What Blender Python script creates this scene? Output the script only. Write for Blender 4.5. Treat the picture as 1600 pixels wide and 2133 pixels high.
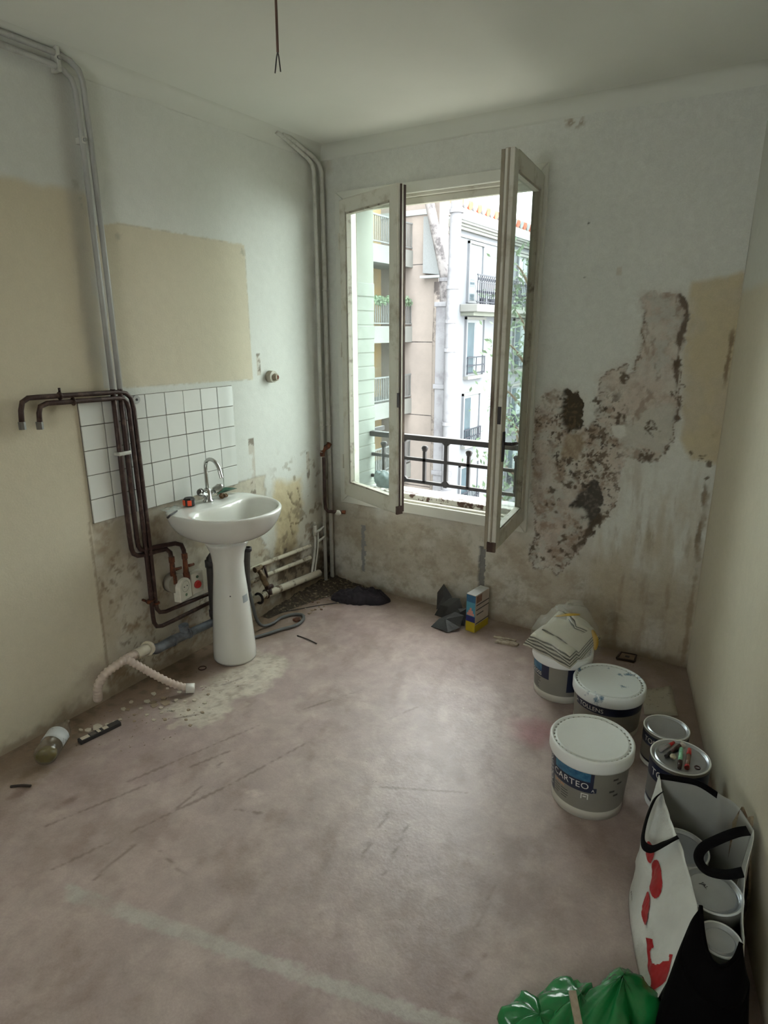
import bpy, bmesh, math, random
import numpy as np
from mathutils import Vector, Matrix

for o in list(bpy.data.objects):
    bpy.data.objects.remove(o, do_unlink=True)
S = bpy.context.scene
COL = S.collection
R = math.radians

# ------------------------------------------------------------------ camera
cam = bpy.data.cameras.new('camera'); camo = bpy.data.objects.new('camera', cam); COL.objects.link(camo)
cam.sensor_fit = 'HORIZONTAL'; cam.sensor_width = 36.0; cam.lens = 36.0 * 1314.74 / 1600
cam.clip_start = .02; cam.clip_end = 300
YAW, PIT, ROL = 0.562886, 0.281596, 0.001829
CAM = Vector((2.5401, -3.3242, 1.70))
_f = Vector((-math.sin(YAW) * math.cos(PIT), math.cos(YAW) * math.cos(PIT), -math.sin(PIT)))
_r = Vector((math.cos(YAW), math.sin(YAW), 0)); _d = _f.cross(_r)
_r2 = _r * math.cos(ROL) + _d * math.sin(ROL); _d2 = -_r * math.sin(ROL) + _d * math.cos(ROL)
camo.matrix_world = Matrix(((_r2.x, -_d2.x, -_f.x, CAM.x), (_r2.y, -_d2.y, -_f.y, CAM.y), (_r2.z, -_d2.z, -_f.z, CAM.z), (0, 0, 0, 1)))
S.camera = camo

# ------------------------------------------------------------------ world and exposure
W = bpy.data.worlds.new('overcast_sky'); S.world = W; W.use_nodes = True
W.node_tree.nodes['Background'].inputs[0].default_value = (0.95, 1.0, 0.965, 1)
W.node_tree.nodes["Background"].inputs[1].default_value = 7.0
S.view_settings.view_transform = 'Standard'; S.view_settings.look = 'None'
S.view_settings.gamma = 1; S.view_settings.use_curve_mapping = False
S.view_settings.exposure = 0.94
S.cycles.use_denoising = True
S.cycles.max_bounces = 14; S.cycles.diffuse_bounces = 9; S.cycles.glossy_bounces = 5
S.cycles.transparent_max_bounces = 16; S.cycles.sample_clamp_indirect = 12
S.cycles.caustics_reflective = False; S.cycles.caustics_refractive = False

# ------------------------------------------------------------------ room measures (metres)
RW = 2.307            # width of the window wall
RK = 0.2307           # the right wall splays outwards by this much per metre
RH = 2.724            # ceiling height
YR = -5.1             # rear wall behind the photographer
def rwx(y): return RW - RK * y

# ------------------------------------------------------------------ helpers
def s2l(c):
    return tuple(((v / 255) / 12.92 if v / 255 <= .04045 else ((v / 255 + .055) / 1.055) ** 2.4) for v in c)

def mat(name, rgb, rough=.6, metal=0, var=.08, scale=30, bump=0., bscale=None, spec=.5, lin=False, coat=0, trans=0, detail=4, stretch=None):
    m = bpy.data.materials.new(name); m.use_nodes = True
    nt = m.node_tree; N = nt.nodes; L = nt.links; b = N['Principled BSDF']
    c = rgb if lin else s2l(rgb)
    b.inputs['Roughness'].default_value = rough; b.inputs['Metallic'].default_value = metal
    b.inputs['Specular IOR Level'].default_value = spec
    if coat: b.inputs['Coat Weight'].default_value = coat; b.inputs['Coat Roughness'].default_value = .08
    if trans: b.inputs['Transmission Weight'].default_value = trans
    tc = N.new('ShaderNodeTexCoord'); src = tc.outputs['Object']
    if stretch:
        mp = N.new('ShaderNodeMapping'); mp.inputs['Scale'].default_value = stretch
        L.new(src, mp.inputs['Vector']); src = mp.outputs['Vector']
    if var:
        n = N.new('ShaderNodeTexNoise'); n.inputs['Scale'].default_value = scale; n.inputs['Detail'].default_value = detail
        L.new(src, n.inputs['Vector'])
        r = N.new('ShaderNodeValToRGB')
        r.color_ramp.elements[0].position = .3; r.color_ramp.elements[1].position = .7
        r.color_ramp.elements[0].color = (*[max(0, v * (1 - var)) for v in c], 1)
        r.color_ramp.elements[1].color = (*[min(1, v * (1 + var)) for v in c], 1)
        L.new(n.outputs['Fac'], r.inputs['Fac']); L.new(r.outputs['Color'], b.inputs['Base Color'])
    else:
        b.inputs['Base Color'].default_value = (*c, 1)
    if bump:
        n2 = N.new('ShaderNodeTexNoise'); n2.inputs['Scale'].default_value = bscale or scale * 2; n2.inputs['Detail'].default_value = 5
        L.new(src, n2.inputs['Vector'])
        bp = N.new('ShaderNodeBump'); bp.inputs['Strength'].default_value = bump; bp.inputs['Distance'].default_value = .01
        L.new(n2.outputs['Fac'], bp.inputs['Height']); L.new(bp.outputs['Normal'], b.inputs['Normal'])
    return m

def mat2(name, a, b_, scale=20, lo=.45, hi=.6, rough=.7, metal=0, bump=.2, stretch=None, detail=6):
    """two-tone patchy material (rust through paint, dirt on plastic)"""
    m = mat(name, a, rough, metal, var=.0, bump=bump, bscale=scale * 1.5, stretch=stretch, scale=scale)
    nt = m.node_tree; N = nt.nodes; L = nt.links; p = N['Principled BSDF']
    tc = N.new('ShaderNodeTexCoord'); src = tc.outputs['Object']
    if stretch:
        mp = N.new('ShaderNodeMapping'); mp.inputs['Scale'].default_value = stretch
        L.new(src, mp.inputs['Vector']); src = mp.outputs['Vector']
    n = N.new('ShaderNodeTexNoise'); n.inputs['Scale'].default_value = scale; n.inputs['Detail'].default_value = detail
    n.inputs['Roughness'].default_value = .65
    L.new(src, n.inputs['Vector'])
    r = N.new('ShaderNodeValToRGB'); r.color_ramp.elements[0].position = lo; r.color_ramp.elements[1].position = hi
    r.color_ramp.elements[0].color = (*s2l(a), 1); r.color_ramp.elements[1].color = (*s2l(b_), 1)
    L.new(n.outputs['Fac'], r.inputs['Fac']); L.new(r.outputs['Color'], p.inputs['Base Color'])
    return m

def vcmat(name, rough=.85, grain=.07, gscale=120, bump=.12, bscale=90, spec=.3, mid=0., mscale=16):
    """surface whose paint, stains and wear come from the mesh's colour layer, with procedural grain on top"""
    m = bpy.data.materials.new(name); m.use_nodes = True
    nt = m.node_tree; N = nt.nodes; L = nt.links; b = N['Principled BSDF']
    b.inputs['Roughness'].default_value = rough; b.inputs['Specular IOR Level'].default_value = spec
    at = N.new('ShaderNodeVertexColor'); at.layer_name = 'Col'
    tc = N.new('ShaderNodeTexCoord')
    n = N.new('ShaderNodeTexNoise'); n.inputs['Scale'].default_value = gscale; n.inputs['Detail'].default_value = 8; n.inputs['Roughness'].default_value = .7
    L.new(tc.outputs['Object'], n.inputs['Vector'])
    mr = N.new('ShaderNodeMapRange'); mr.inputs['From Min'].default_value = .25; mr.inputs['From Max'].default_value = .75
    mr.inputs['To Min'].default_value = 1 - grain; mr.inputs['To Max'].default_value = 1 + grain
    L.new(n.outputs['Fac'], mr.inputs['Value'])
    fac = mr.outputs['Result']
    if mid:
        n3 = N.new('ShaderNodeTexNoise'); n3.inputs['Scale'].default_value = mscale; n3.inputs['Detail'].default_value = 10; n3.inputs['Roughness'].default_value = .72; n3.inputs['Distortion'].default_value = .4
        L.new(tc.outputs['Object'], n3.inputs['Vector'])
        m3 = N.new('ShaderNodeMapRange'); m3.inputs['From Min'].default_value = .3; m3.inputs['From Max'].default_value = .7; m3.inputs['To Min'].default_value = 1 - mid; m3.inputs['To Max'].default_value = 1 + mid
        L.new(n3.outputs['Fac'], m3.inputs['Value'])
        mm = N.new('ShaderNodeMath'); mm.operation = 'MULTIPLY'; L.new(fac, mm.inputs[0]); L.new(m3.outputs['Result'], mm.inputs[1]); fac = mm.outputs[0]
    vm = N.new('ShaderNodeVectorMath'); vm.operation = 'SCALE'
    L.new(at.outputs['Color'], vm.inputs[0]); L.new(fac, vm.inputs['Scale'])
    L.new(vm.outputs['Vector'], b.inputs['Base Color'])
    n2 = N.new('ShaderNodeTexNoise'); n2.inputs['Scale'].default_value = bscale; n2.inputs['Detail'].default_value = 8
    L.new(tc.outputs['Object'], n2.inputs['Vector'])
    bp = N.new('ShaderNodeBump'); bp.inputs['Strength'].default_value = bump; bp.inputs['Distance'].default_value = .008
    L.new(n2.outputs['Fac'], bp.inputs['Height']); L.new(bp.outputs['Normal'], b.inputs['Normal'])
    return m

def glassmat(name, tint=(.93, .97, .96), refl=.10, dirt=.04, dirtcol=(.8, .85, .85)):
    m = bpy.data.materials.new(name); m.use_nodes = True
    nt = m.node_tree; N = nt.nodes; L = nt.links
    for n in list(N):
        if n.type != 'OUTPUT_MATERIAL': N.remove(n)
    out = [n for n in N if n.type == 'OUTPUT_MATERIAL'][0]
    t = N.new('ShaderNodeBsdfTransparent'); t.inputs[0].default_value = (*tint, 1)
    g = N.new('ShaderNodeBsdfGlossy'); g.inputs['Roughness'].default_value = .02
    d = N.new('ShaderNodeBsdfDiffuse'); d.inputs[0].default_value = (*dirtcol, 1)
    lw = N.new('ShaderNodeLayerWeight'); lw.inputs['Blend'].default_value = .5
    pw = N.new('ShaderNodeMath'); pw.operation = 'POWER'; pw.inputs[1].default_value = 4.0; L.new(lw.outputs['Facing'], pw.inputs[0])
    fr = N.new('ShaderNodeMapRange'); fr.inputs['To Min'].default_value = .03; fr.inputs['To Max'].default_value = .8; L.new(pw.outputs[0], fr.inputs['Value'])
    mx = N.new('ShaderNodeMixShader'); L.new(fr.outputs[0], mx.inputs[0]); L.new(t.outputs[0], mx.inputs[1]); L.new(g.outputs[0], mx.inputs[2])
    tc = N.new('ShaderNodeTexCoord'); n = N.new('ShaderNodeTexNoise'); n.inputs['Scale'].default_value = 9; n.inputs['Detail'].default_value = 6
    L.new(tc.outputs['Object'], n.inputs['Vector'])
    mr = N.new('ShaderNodeMapRange'); mr.inputs['From Min'].default_value = .4; mr.inputs['From Max'].default_value = .75
    mr.inputs['To Max'].default_value = dirt * 2.5; mr.inputs['To Min'].default_value = dirt * .6
    L.new(n.outputs['Fac'], mr.inputs['Value'])
    m2 = N.new('ShaderNodeMixShader'); L.new(mr.outputs[0], m2.inputs[0]); L.new(mx.outputs[0], m2.inputs[1]); L.new(d.outputs[0], m2.inputs[2])
    L.new(m2.outputs[0], out.inputs['Surface'])
    return m

def filmmat(name, rgb, alpha=.4, rough=.2, spec=.6):
    """thin translucent plastic film"""
    m = mat(name, rgb, rough, var=.1, scale=25, bump=.25, bscale=40, spec=spec)
    nt = m.node_tree; b = nt.nodes['Principled BSDF']; b.inputs['Alpha'].default_value = alpha
    return m

class MB:
    def __init__(s): s.v = []; s.f = []; s.sm = []
    def add(s, vs, fs, smooth=False):
        o = len(s.v); s.v += [tuple(p) for p in vs]; s.f += [tuple(i + o for i in f) for f in fs]; s.sm += [smooth] * len(fs)
        return s
    def box(s, x0, x1, y0, y1, z0, z1, M=None):
        vs = [Vector(p) for p in [(x0, y0, z0), (x1, y0, z0), (x1, y1, z0), (x0, y1, z0), (x0, y0, z1), (x1, y0, z1), (x1, y1, z1), (x0, y1, z1)]]
        if M: vs = [M @ p for p in vs]
        return s.add(vs, [(0, 3, 2, 1), (4, 5, 6, 7), (0, 1, 5, 4), (1, 2, 6, 5), (2, 3, 7, 6), (3, 0, 4, 7)])
    def cyl(s, a, b, r0, r1=None, n=16, cap=True, smooth=True):
        a = Vector(a); b = Vector(b); r1 = r0 if r1 is None else r1
        d = (b - a).normalized(); u = d.orthogonal().normalized(); w = d.cross(u)
        ring = lambda c, r: [c + (u * math.cos(2 * math.pi * i / n) + w * math.sin(2 * math.pi * i / n)) * r for i in range(n)]
        s.add(ring(a, r0) + ring(b, r1), [(i, (i + 1) % n, n + (i + 1) % n, n + i) for i in range(n)], smooth)
        if cap:
            s.add(ring(a, r0), [tuple(reversed(range(n)))]); s.add(ring(b, r1), [tuple(range(n))])
        return s
    def tube(s, pts, r, n=10, cap=True, res=0, closed=False, flat=None):
        P = [Vector(p) for p in pts]
        if res: P = smooth_path(P, res)
        m = len(P); rr = r if isinstance(r, (list, tuple)) else [r] * m
        if len(rr) != m: rr = [rr[min(len(rr) - 1, int(i * len(rr) / m))] for i in range(m)]
        T = []
        for i in range(m):
            a = P[max(0, i - 1)]; b = P[min(m - 1, i + 1)]
            T.append((b - a).normalized() if (b - a).length > 1e-9 else Vector((0, 0, 1)))
        u = T[0].orthogonal().normalized(); vs = []
        for i in range(m):
            u = (u - T[i] * u.dot(T[i])).normalized(); w = T[i].cross(u)
            for k in range(n):
                t = 2 * math.pi * k / n; vs.append(P[i] + (u * math.cos(t) + w * math.sin(t)) * rr[i])
        fs = [(i * n + k, i * n + (k + 1) % n, (i + 1) * n + (k + 1) % n, (i + 1) * n + k) for i in range(m - 1) for k in range(n)]
        s.add(vs, fs, True)
        if cap:
            s.add(vs[:n], [tuple(reversed(range(n)))]); s.add(vs[-n:], [tuple(range(n))])
        return s
    def lathe(s, prof, c=(0, 0, 0), n=40, sx=1, sy=1, smooth=True, a0=0, a1=2 * math.pi):
        c = Vector(c); vs = []; full = abs(a1 - a0 - 2 * math.pi) < 1e-6; k = n if full else n + 1
        for r, z in prof:
            for i in range(k):
                t = a0 + (a1 - a0) * i / n; vs.append(c + Vector((r * math.cos(t) * sx, r * math.sin(t) * sy, z)))
        fs = []
        for j in range(len(prof) - 1):
            for i in range(n):
                i2 = (i + 1) % n if full else i + 1
                fs.append((j * k + i, j * k + i2, (j + 1) * k + i2, (j + 1) * k + i))
        return s.add(vs, fs, smooth)
    def rings(s, rings, cap0=False, cap1=False, smooth=True, closed=True):
        n = len(rings[0]); vs = [p for r in rings for p in r]
        q = n if closed else n - 1
        fs = [(j * n + i, j * n + (i + 1) % n, (j + 1) * n + (i + 1) % n, (j + 1) * n + i) for j in range(len(rings) - 1) for i in range(q)]
        s.add(vs, fs, smooth)
        if cap0: s.add(rings[0], [tuple(reversed(range(n)))], smooth)
        if cap1: s.add(rings[-1], [tuple(range(n))], smooth)
        return s
    def sphere(s, c, r, n=14, m=9, sc=(1, 1, 1)):
        c = Vector(c); rings = []
        for j in range(m + 1):
            t = math.pi * j / m
            rings.append([c + Vector((r * math.sin(t) * math.cos(2 * math.pi * i / n) * sc[0], r * math.sin(t) * math.sin(2 * math.pi * i / n) * sc[1], -r * math.cos(t) * sc[2])) for i in range(n)])
        return s.rings(rings)
    def torus(s, c, R_, r, axis='z', n=24, m=8):
        pts = []
        for i in range(n + 1):
            t = 2 * math.pi * i / n; a, b = R_ * math.cos(t), R_ * math.sin(t)
            pts.append(Vector(c) + Vector({'z': (a, b, 0), 'x': (0, a, b), 'y': (a, 0, b)}[axis]))
        return s.tube(pts, r, m, cap=False)
    def prism(s, poly, z0, z1, M=None):
        n = len(poly); vs = [Vector((*p, z0)) for p in poly] + [Vector((*p, z1)) for p in poly]
        if M: vs = [M @ p for p in vs]
        return s.add(vs, [tuple(reversed(range(n))), tuple(range(n, 2 * n))] + [(i, (i + 1) % n, n + (i + 1) % n, n + i) for i in range(n)])
    def build(s, name, m, parent=None, bevel=0, sub=0, solid=0, seg=2):
        me = bpy.data.meshes.new(name); me.from_pydata(s.v, [], s.f); me.validate()
        if len(me.polygons) == len(s.sm):
            me.polygons.foreach_set('use_smooth', s.sm)
        bm = bmesh.new(); bm.from_mesh(me); bmesh.ops.remove_doubles(bm, verts=bm.verts, dist=1e-5)
        bmesh.ops.recalc_face_normals(bm, faces=bm.faces); bm.to_mesh(me); bm.free()
        o = bpy.data.objects.new(name, me); COL.objects.link(o)
        if m: me.materials.append(m)
        if parent: o.parent = parent
        if solid:
            md = o.modifiers.new('thickness', 'SOLIDIFY'); md.thickness = solid; md.offset = 0
        if bevel:
            md = o.modifiers.new('bevel', 'BEVEL'); md.width = bevel; md.segments = seg; md.limit_method = 'ANGLE'; md.angle_limit = R(40)
        if sub:
            md = o.modifiers.new('smooth', 'SUBSURF'); md.levels = sub; md.render_levels = sub
        return o

def smooth_path(P, res):
    out = []
    n = len(P)
    for i in range(n - 1):
        p0 = P[max(0, i - 1)]; p1 = P[i]; p2 = P[i + 1]; p3 = P[min(n - 1, i + 2)]
        for k in range(res):
            t = k / res
            out.append(.5 * ((2 * p1) + (p2 - p0) * t + (2 * p0 - 5 * p1 + 4 * p2 - p3) * t * t + (3 * p1 - p0 - 3 * p2 + p3) * t ** 3))
    out.append(P[-1]); return out

def tag(o, label=None, cat=None, group=None, kind=None):
    if label: o['label'] = label
    if cat: o['category'] = cat
    if group: o['group'] = group
    if kind: o['kind'] = kind
    return o
def thing(name, label, cat, group=None, loc=(0, 0, 0)):
    o = bpy.data.objects.new(name, None); COL.objects.link(o); o.location = loc; o.empty_display_size = .05
    return tag(o, label, cat, group)
def base_of(o, x, y, z):
    """put a thing's empty at its base while its parts keep their places"""
    o.location = (x, y, z)
    for c in o.children: c.matrix_parent_inverse = Matrix.Translation((-x, -y, -z))
    return o

# ---- numeric noise for stains and wear
def _hash(i, j, s):
    h = (i.astype(np.int64) * 374761393 + j.astype(np.int64) * 668265263 + s * 982451653) & 0x7fffffff
    h = ((h ^ (h >> 13)) * 1274126177) & 0x7fffffff
    return ((h ^ (h >> 16)) & 0xffff) / 65535.0
def vnoise(x, y, s=0):
    i = np.floor(x); j = np.floor(y); u = x - i; w = y - j
    u = u * u * (3 - 2 * u); w = w * w * (3 - 2 * w)
    return (_hash(i, j, s) * (1 - u) + _hash(i + 1, j, s) * u) * (1 - w) + (_hash(i, j + 1, s) * (1 - u) + _hash(i + 1, j + 1, s) * u) * w
def fbm(x, y, f=1., o=5, s=0, g=.55):
    a = 0; t = 0; w = 1
    for k in range(o):
        a = a + w * vnoise(x * f + 17.3 * k, y * f - 9.1 * k, s + k * 7); t += w; w *= g; f *= 2.03
    return a / t
def sstep(a, b, x):
    t = np.clip((x - a) / (b - a), 0, 1); return t * t * (3 - 2 * t)
def sdpoly(x, y, poly):
    """signed distance, negative inside"""
    d = np.full(x.shape, 1e9); s = np.ones(x.shape); n = len(poly)
    for i in range(n):
        ax, ay = poly[i]; bx, by = poly[i - 1]
        ex, ey = bx - ax, by - ay; wx, wy = x - ax, y - ay
        t = np.clip((wx * ex + wy * ey) / (ex * ex + ey * ey + 1e-12), 0, 1)
        d = np.minimum(d, (wx - ex * t) ** 2 + (wy - ey * t) ** 2)
        c1 = y >= ay; c2 = y < by; c3 = ex * wy > ey * wx
        fl = (c1 & c2 & c3) | (~c1 & ~c2 & ~c3); s = np.where(fl, -s, s)
    return s * np.sqrt(d)
def sdline(x, y, pts):
    d = np.full(x.shape, 1e9)
    for (ax, ay), (bx, by) in zip(pts[:-1], pts[1:]):
        ex, ey = bx - ax, by - ay; wx, wy = x - ax, y - ay
        t = np.clip((wx * ex + wy * ey) / (ex * ex + ey * ey + 1e-12), 0, 1)
        d = np.minimum(d, np.hypot(wx - ex * t, wy - ey * t))
    return d
class Paint:
    def __init__(s, x, y, rgb): s.x = x; s.y = y; s.c = np.tile(np.array(rgb, float), (x.size, 1)); s.h = np.zeros(x.size)
    def mix(s, m, rgb, k=1.0):
        m = np.clip(m * k, 0, 1)[:, None]; s.c = s.c * (1 - m) + np.array(rgb, float) * m
    def mul(s, f): s.c = s.c * np.asarray(f)[:, None]
def surf(name, O, U, V, lu, lv, du, fn, m, hole=None, parent=None, nrm=(0, 0, 1)):
    """a gridded surface O + u*U + v*V; fn(Paint) paints it and sets its relief h along nrm"""
    nu = int(round(lu / du)) + 1; nv = int(round(lv / du)) + 1
    u, v = np.meshgrid(np.linspace(0, lu, nu), np.linspace(0, lv, nv)); u = u.ravel(); v = v.ravel()
    p = fn(u, v)
    co = np.array(O)[None, :] + u[:, None] * np.array(U) + v[:, None] * np.array(V) + p.h[:, None] * np.array(nrm)
    idx = np.arange(nu * nv).reshape(nv, nu)
    q = np.stack([idx[:-1, :-1], idx[:-1, 1:], idx[1:, 1:], idx[1:, :-1]], -1).reshape(-1, 4)
    if hole:
        cu = u[q].mean(1); cv = v[q].mean(1)
        q = q[~((cu > hole[0]) & (cu < hole[1]) & (cv > hole[2]) & (cv < hole[3]))]
    me = bpy.data.meshes.new(name)
    me.vertices.add(len(co)); me.vertices.foreach_set('co', co.ravel())
    me.loops.add(q.size); me.loops.foreach_set('vertex_index', q.ravel().astype(np.int32))
    me.polygons.add(len(q)); me.polygons.foreach_set('loop_start', np.arange(0, q.size, 4, dtype=np.int32))
    me.update(calc_edges=True)
    me.polygons.foreach_set('use_smooth', np.ones(len(q), bool))
    a = me.color_attributes.new('Col', 'FLOAT_COLOR', 'POINT')
    a.data.foreach_set('color', np.concatenate([np.clip(p.c, 0, 1), np.ones((len(co), 1))], 1).astype(np.float32).ravel())
    me.materials.append(m)
    o = bpy.data.objects.new(name, me); COL.objects.link(o)
    if parent: o.parent = parent
    return o
# ================================================================== the room
WHITE = (.60, .605, .565); CREAM = (.56, .50, .375); BARE = (.43, .385, .31); PINKP = (.50, .435, .375)
DARK = (.055, .042, .03); BROWN = (.16, .105, .06)
M_wall = vcmat('plaster wall', .9, .05, 160, .10, 110, mid=.035, mscale=22)
M_wallb = vcmat('worn window wall plaster', .9, .07, 160, .16, 110, mid=.07, mscale=26)
M_floor = vcmat('worn painted floor', .42, .12, 150, .12, 70, spec=.5, mid=.16, mscale=9)

# ---- window wall (x, z)
DAM = [(1.88, 1.838), (1.914, 1.867), (1.98, 1.858), (2.052, 1.855), (2.092, 1.811), (2.101, 1.76), (2.093, 1.68), (2.099, 1.606), (2.095, 1.545), (2.12, 1.432), (2.122, 1.354), (2.113, 1.275), (2.113, 1.211), (2.091, 1.144), (2.046, 1.074), (1.961, 1.065), (1.889, 1.074), (1.87, 1.021), (1.878, .978), (1.876, .873), (1.875, .802), (1.815, .72), (1.762, .637), (1.725, .555), (1.662, .447), (1.593, .368), (1.563, .397), (1.448, .383), (1.426, .49), (1.464, .586), (1.41, .809), (1.408, .997), (1.402, 1.223), (1.407, 1.286), (1.456, 1.367), (1.498, 1.395), (1.603, 1.391), (1.658, 1.344), (1.667, 1.234), (1.695, 1.202), (1.725, 1.247), (1.728, 1.306), (1.731, 1.455), (1.775, 1.497), (1.851, 1.531), (1.86, 1.476), (1.884, 1.509), (1.906, 1.556), (1.912, 1.68), (1.908, 1.785)]
HOLE1 = [(1.545, 1.392), (1.62, 1.388), (1.660, 1.335), (1.656, 1.284), (1.663, 1.225), (1.640, 1.195), (1.592, 1.190), (1.560, 1.235), (1.545, 1.312)]
HOLE2 = [(1.744, .936), (1.79, .897), (1.797, .826), (1.781, .715), (1.75, .673), (1.726, .743), (1.706, .777), (1.643, .786), (1.698, .867)]
STRIP = [(2.059, 1.848), (2.095, 1.782), (2.081, 1.695), (2.079, 1.62), (2.081, 1.515), (2.088, 1.453), (2.092, 1.392), (2.11, 1.361), (2.109, 1.275)]
OCHRE = [(1.562, 1.022), (1.649, 1.04), (1.684, 1.132), (1.664, 1.173), (1.587, 1.158), (1.562, 1.085)]
FILL = [(1.95, 1.32), (2.094, 1.368), (2.112, 1.219), (2.09, 1.152), (2.039, 1.131), (1.857, 1.148), (1.851, 1.214), (1.949, 1.255)]
WH1 = [(1.809, 1.228), (1.873, 1.233), (1.886, 1.184), (1.856, 1.156), (1.822, 1.178)]
CRM = [(2.105, 1.90), (2.30, 1.925), (2.33, 1.765), (2.33, 1.477), (2.33, 1.10), (2.202, 1.10), (2.139, 1.20), (2.11, 1.546), (2.097, 1.768)]
SPOTS = [(1.724, 1.348, 2), (1.727, 1.17, 2), (1.99, 1.233, 3), (1.991, 1.085, 3), (1.617, .893, 2.4), (1.529, .853, 1.6), (1.609, .649, 1.5), (1.613, .592, 1.5), (1.672, .545, 2.4), (1.588, .559, 1.3), (1.711, .61, 2), (1.61, .515, 1.4), (1.502, .445, 1.4), (1.445, .503, 2), (1.468, .586, 1.2), (1.842, 1.467, 2.3), (1.844, 1.28, 2.4), (1.606, 1.027, 2), (1.719, 1.03, 1.6), (2.085, 1.391, 2), (2.081, 1.545, 2), (1.544, .771, 1.2), (2.084, 1.14, 1.2), (2.189, 1.126, 1.4), (2.242, 1.107, 1.4), (2.274, 1.078, 1.4), (2.272, 1.009, 1.2), (1.54, 1.36, 1.6), (1.585, 1.20, 1.5), (1.63, 1.18, 1.3), (1.66, .63, 1.6), (1.70, .66, 1.5), (1.64, .50, 1.4), (1.57, .47, 1.2), (1.54, .50, 1.0), (1.47, .45, 1.1), (1.60, .42, 1.2), (1.655, .485, 1.2), (1.56, .80, 1.1), (1.58, .905, 1.2), (1.65, .885, 1.1), (1.50, .77, 1.1), (1.56, .73, 1.0), (1.70, .95, 1.1), (1.83, .76, 1.5), (1.79, .70, 1.4)]
def paint_back(x, z):
    p = Paint(x, z, WHITE)
    n1 = fbm(x, z, 1.3, 4, 1); n2 = fbm(x, z, 7, 5, 2); n3 = fbm(x, z, 28, 4, 3); n4 = fbm(x, z, 75, 3, 4)
    p.mul(.95 + .10 * n1)
    # grubby, stripped band under the window
    low = sstep(.16, -.10, z - .56 + (n2 - .5) * .34 + .10 * sstep(1.5, 1.9, x))
    p.mix(low, BARE, .85)
    p.mix(low * sstep(.34, .70, n2), (.37, .32, .25), .7)
    p.mix(low * sstep(.46, .70, fbm(x, z, 5, 6, 9)), (.52, .50, .44), .9)
    p.mix(low * sstep(.48, .76, fbm(x, z, 22, 6, 12, .65)), (.29, .25, .19), .6)
    p.mix(low * sstep(.50, .66, fbm(x * 1.0, z * 1.2, 9, 6, 14, .7)), (.34, .285, .215), .5)
    right = sstep(1.55, 1.9, x) * sstep(1.25, .75, z)
    p.mix(right * sstep(.34, .66, fbm(x * 2.5, z * .6, 4, 6, 15)), (.44, .385, .29), .8)
    p.mix(right * sstep(.52, .74, fbm(x * 3, z * .5, 6, 6, 18, .65)), (.30, .24, .17), .6)
    # old cream paint beside the corner
    cr = sstep(.018, -.012, sdpoly(x, z, CRM) + (n2 - .5) * .05)
    p.mix(cr, (.50, .435, .30)); p.mix(cr * sstep(.36, .66, n2), (.47, .42, .33), .7)
    # lost plaster
    sd = sdpoly(x, z, DAM) + (n3 - .5) * .050 + (n4 - .5) * .022
    d = sstep(.004, -.004, sd)
    halo = sstep(.06, .0, sd) * (1 - d)
    p.mix(halo * sstep(.35, .6, n3), (.50, .48, .43), .7)
    p.mix(d, PINKP); p.mix(d * sstep(.36, .66, fbm(x, z * .6, 9, 6, 32, .7)), (.385, .33, .28), .8); p.mix(d * sstep(.40, .66, fbm(x, z, 9, 6, 31, .68)), (.52, .495, .44), .9)
    p.mix(d * sstep(.50, .62, fbm(x, z, 13, 6, 36, .66)), (.46, .46, .42), .7)
    lowd = sstep(1.45, 1.3, z) * sstep(.0, .1, 1.92 - x)
    p.mix(d * sstep(.50, .70, fbm(x, z, 14, 6, 41, .72)), (.27, .20, .145), .35 + .45 * lowd)
    clus = np.clip(sstep(.42, .56, fbm(x, z, 5, 4, 57)) + sstep(.12, .02, np.abs(sd)) * .25, 0, 1)
    p.mix(d * lowd * clus * sstep(.535, .63, fbm(x, z, 26, 5, 51, .7)), (.13, .095, .065), .9)
    p.mix(d * lowd * clus * sstep(.60, .66, fbm(x, z, 48, 4, 53, .7)), DARK, .9)
    p.mix(d * (1 - lowd) * sstep(.60, .70, fbm(x, z * .5, 20, 5, 55, .7)), (.24, .18, .135), .6)
    fl = sstep(.01, -.02, sdpoly(x, z, FILL) + (n3 - .5) * .05); p.mix(fl, (.47, .455, .40), .9)
    wh = sstep(.006, -.006, sdpoly(x, z, WH1) + (n3 - .5) * .02); p.mix(wh, (.60, .59, .54))
    oc = sstep(.014, -.014, sdpoly(x, z, OCHRE) + (n3 - .5) * .05); p.mix(oc, (.27, .205, .14), .9); p.mix(oc * sstep(.40, .66, fbm(x, z, 40, 4, 66, .7)), (.40, .33, .245), .8)
    h1 = sstep(.012, -.006, sdpoly(x, z, HOLE1) + (n3 - .5) * .06 + (n4 - .5) * .03)
    h2 = sstep(.012, -.006, sdpoly(x, z, HOLE2) + (n3 - .5) * .05 + (n4 - .5) * .03)
    p.mix(h1, (.06, .048, .032)); p.mix(h1 * sstep(.52, .66, n4), (.13, .095, .06), .8)
    p.mix(h2, (.075, .068, .058)); p.mix(h2 * sstep(.5, .66, n4), (.15, .13, .11), .8)
    st = sstep(.014, .004, sdline(x, z, STRIP) + (n3 - .5) * .045); p.mix(st, (.13, .10, .075), .95)
    dg = sstep(.022, .006, sdline(x, z, [(1.788, .734), (1.75, .673), (1.722, .593), (1.68, .557)]) + (n3 - .5) * .04); p.mix(dg, (.09, .07, .05), .95)
    rim = sstep(.0045, .001, np.abs(sd + .003)) * sstep(.44, .56, fbm(x, z, 9, 3, 61)); p.mix(rim, (.15, .11, .08), .8)
    sp = np.zeros(x.size)
    for sx, sz, k in SPOTS:
        sp = np.maximum(sp, sstep(.011 * k, .004 * k, np.hypot(x - sx, z - sz) + (n4 - .5) * .03 * k))
    p.mix(sp, (.10, .075, .05), .9)
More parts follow.
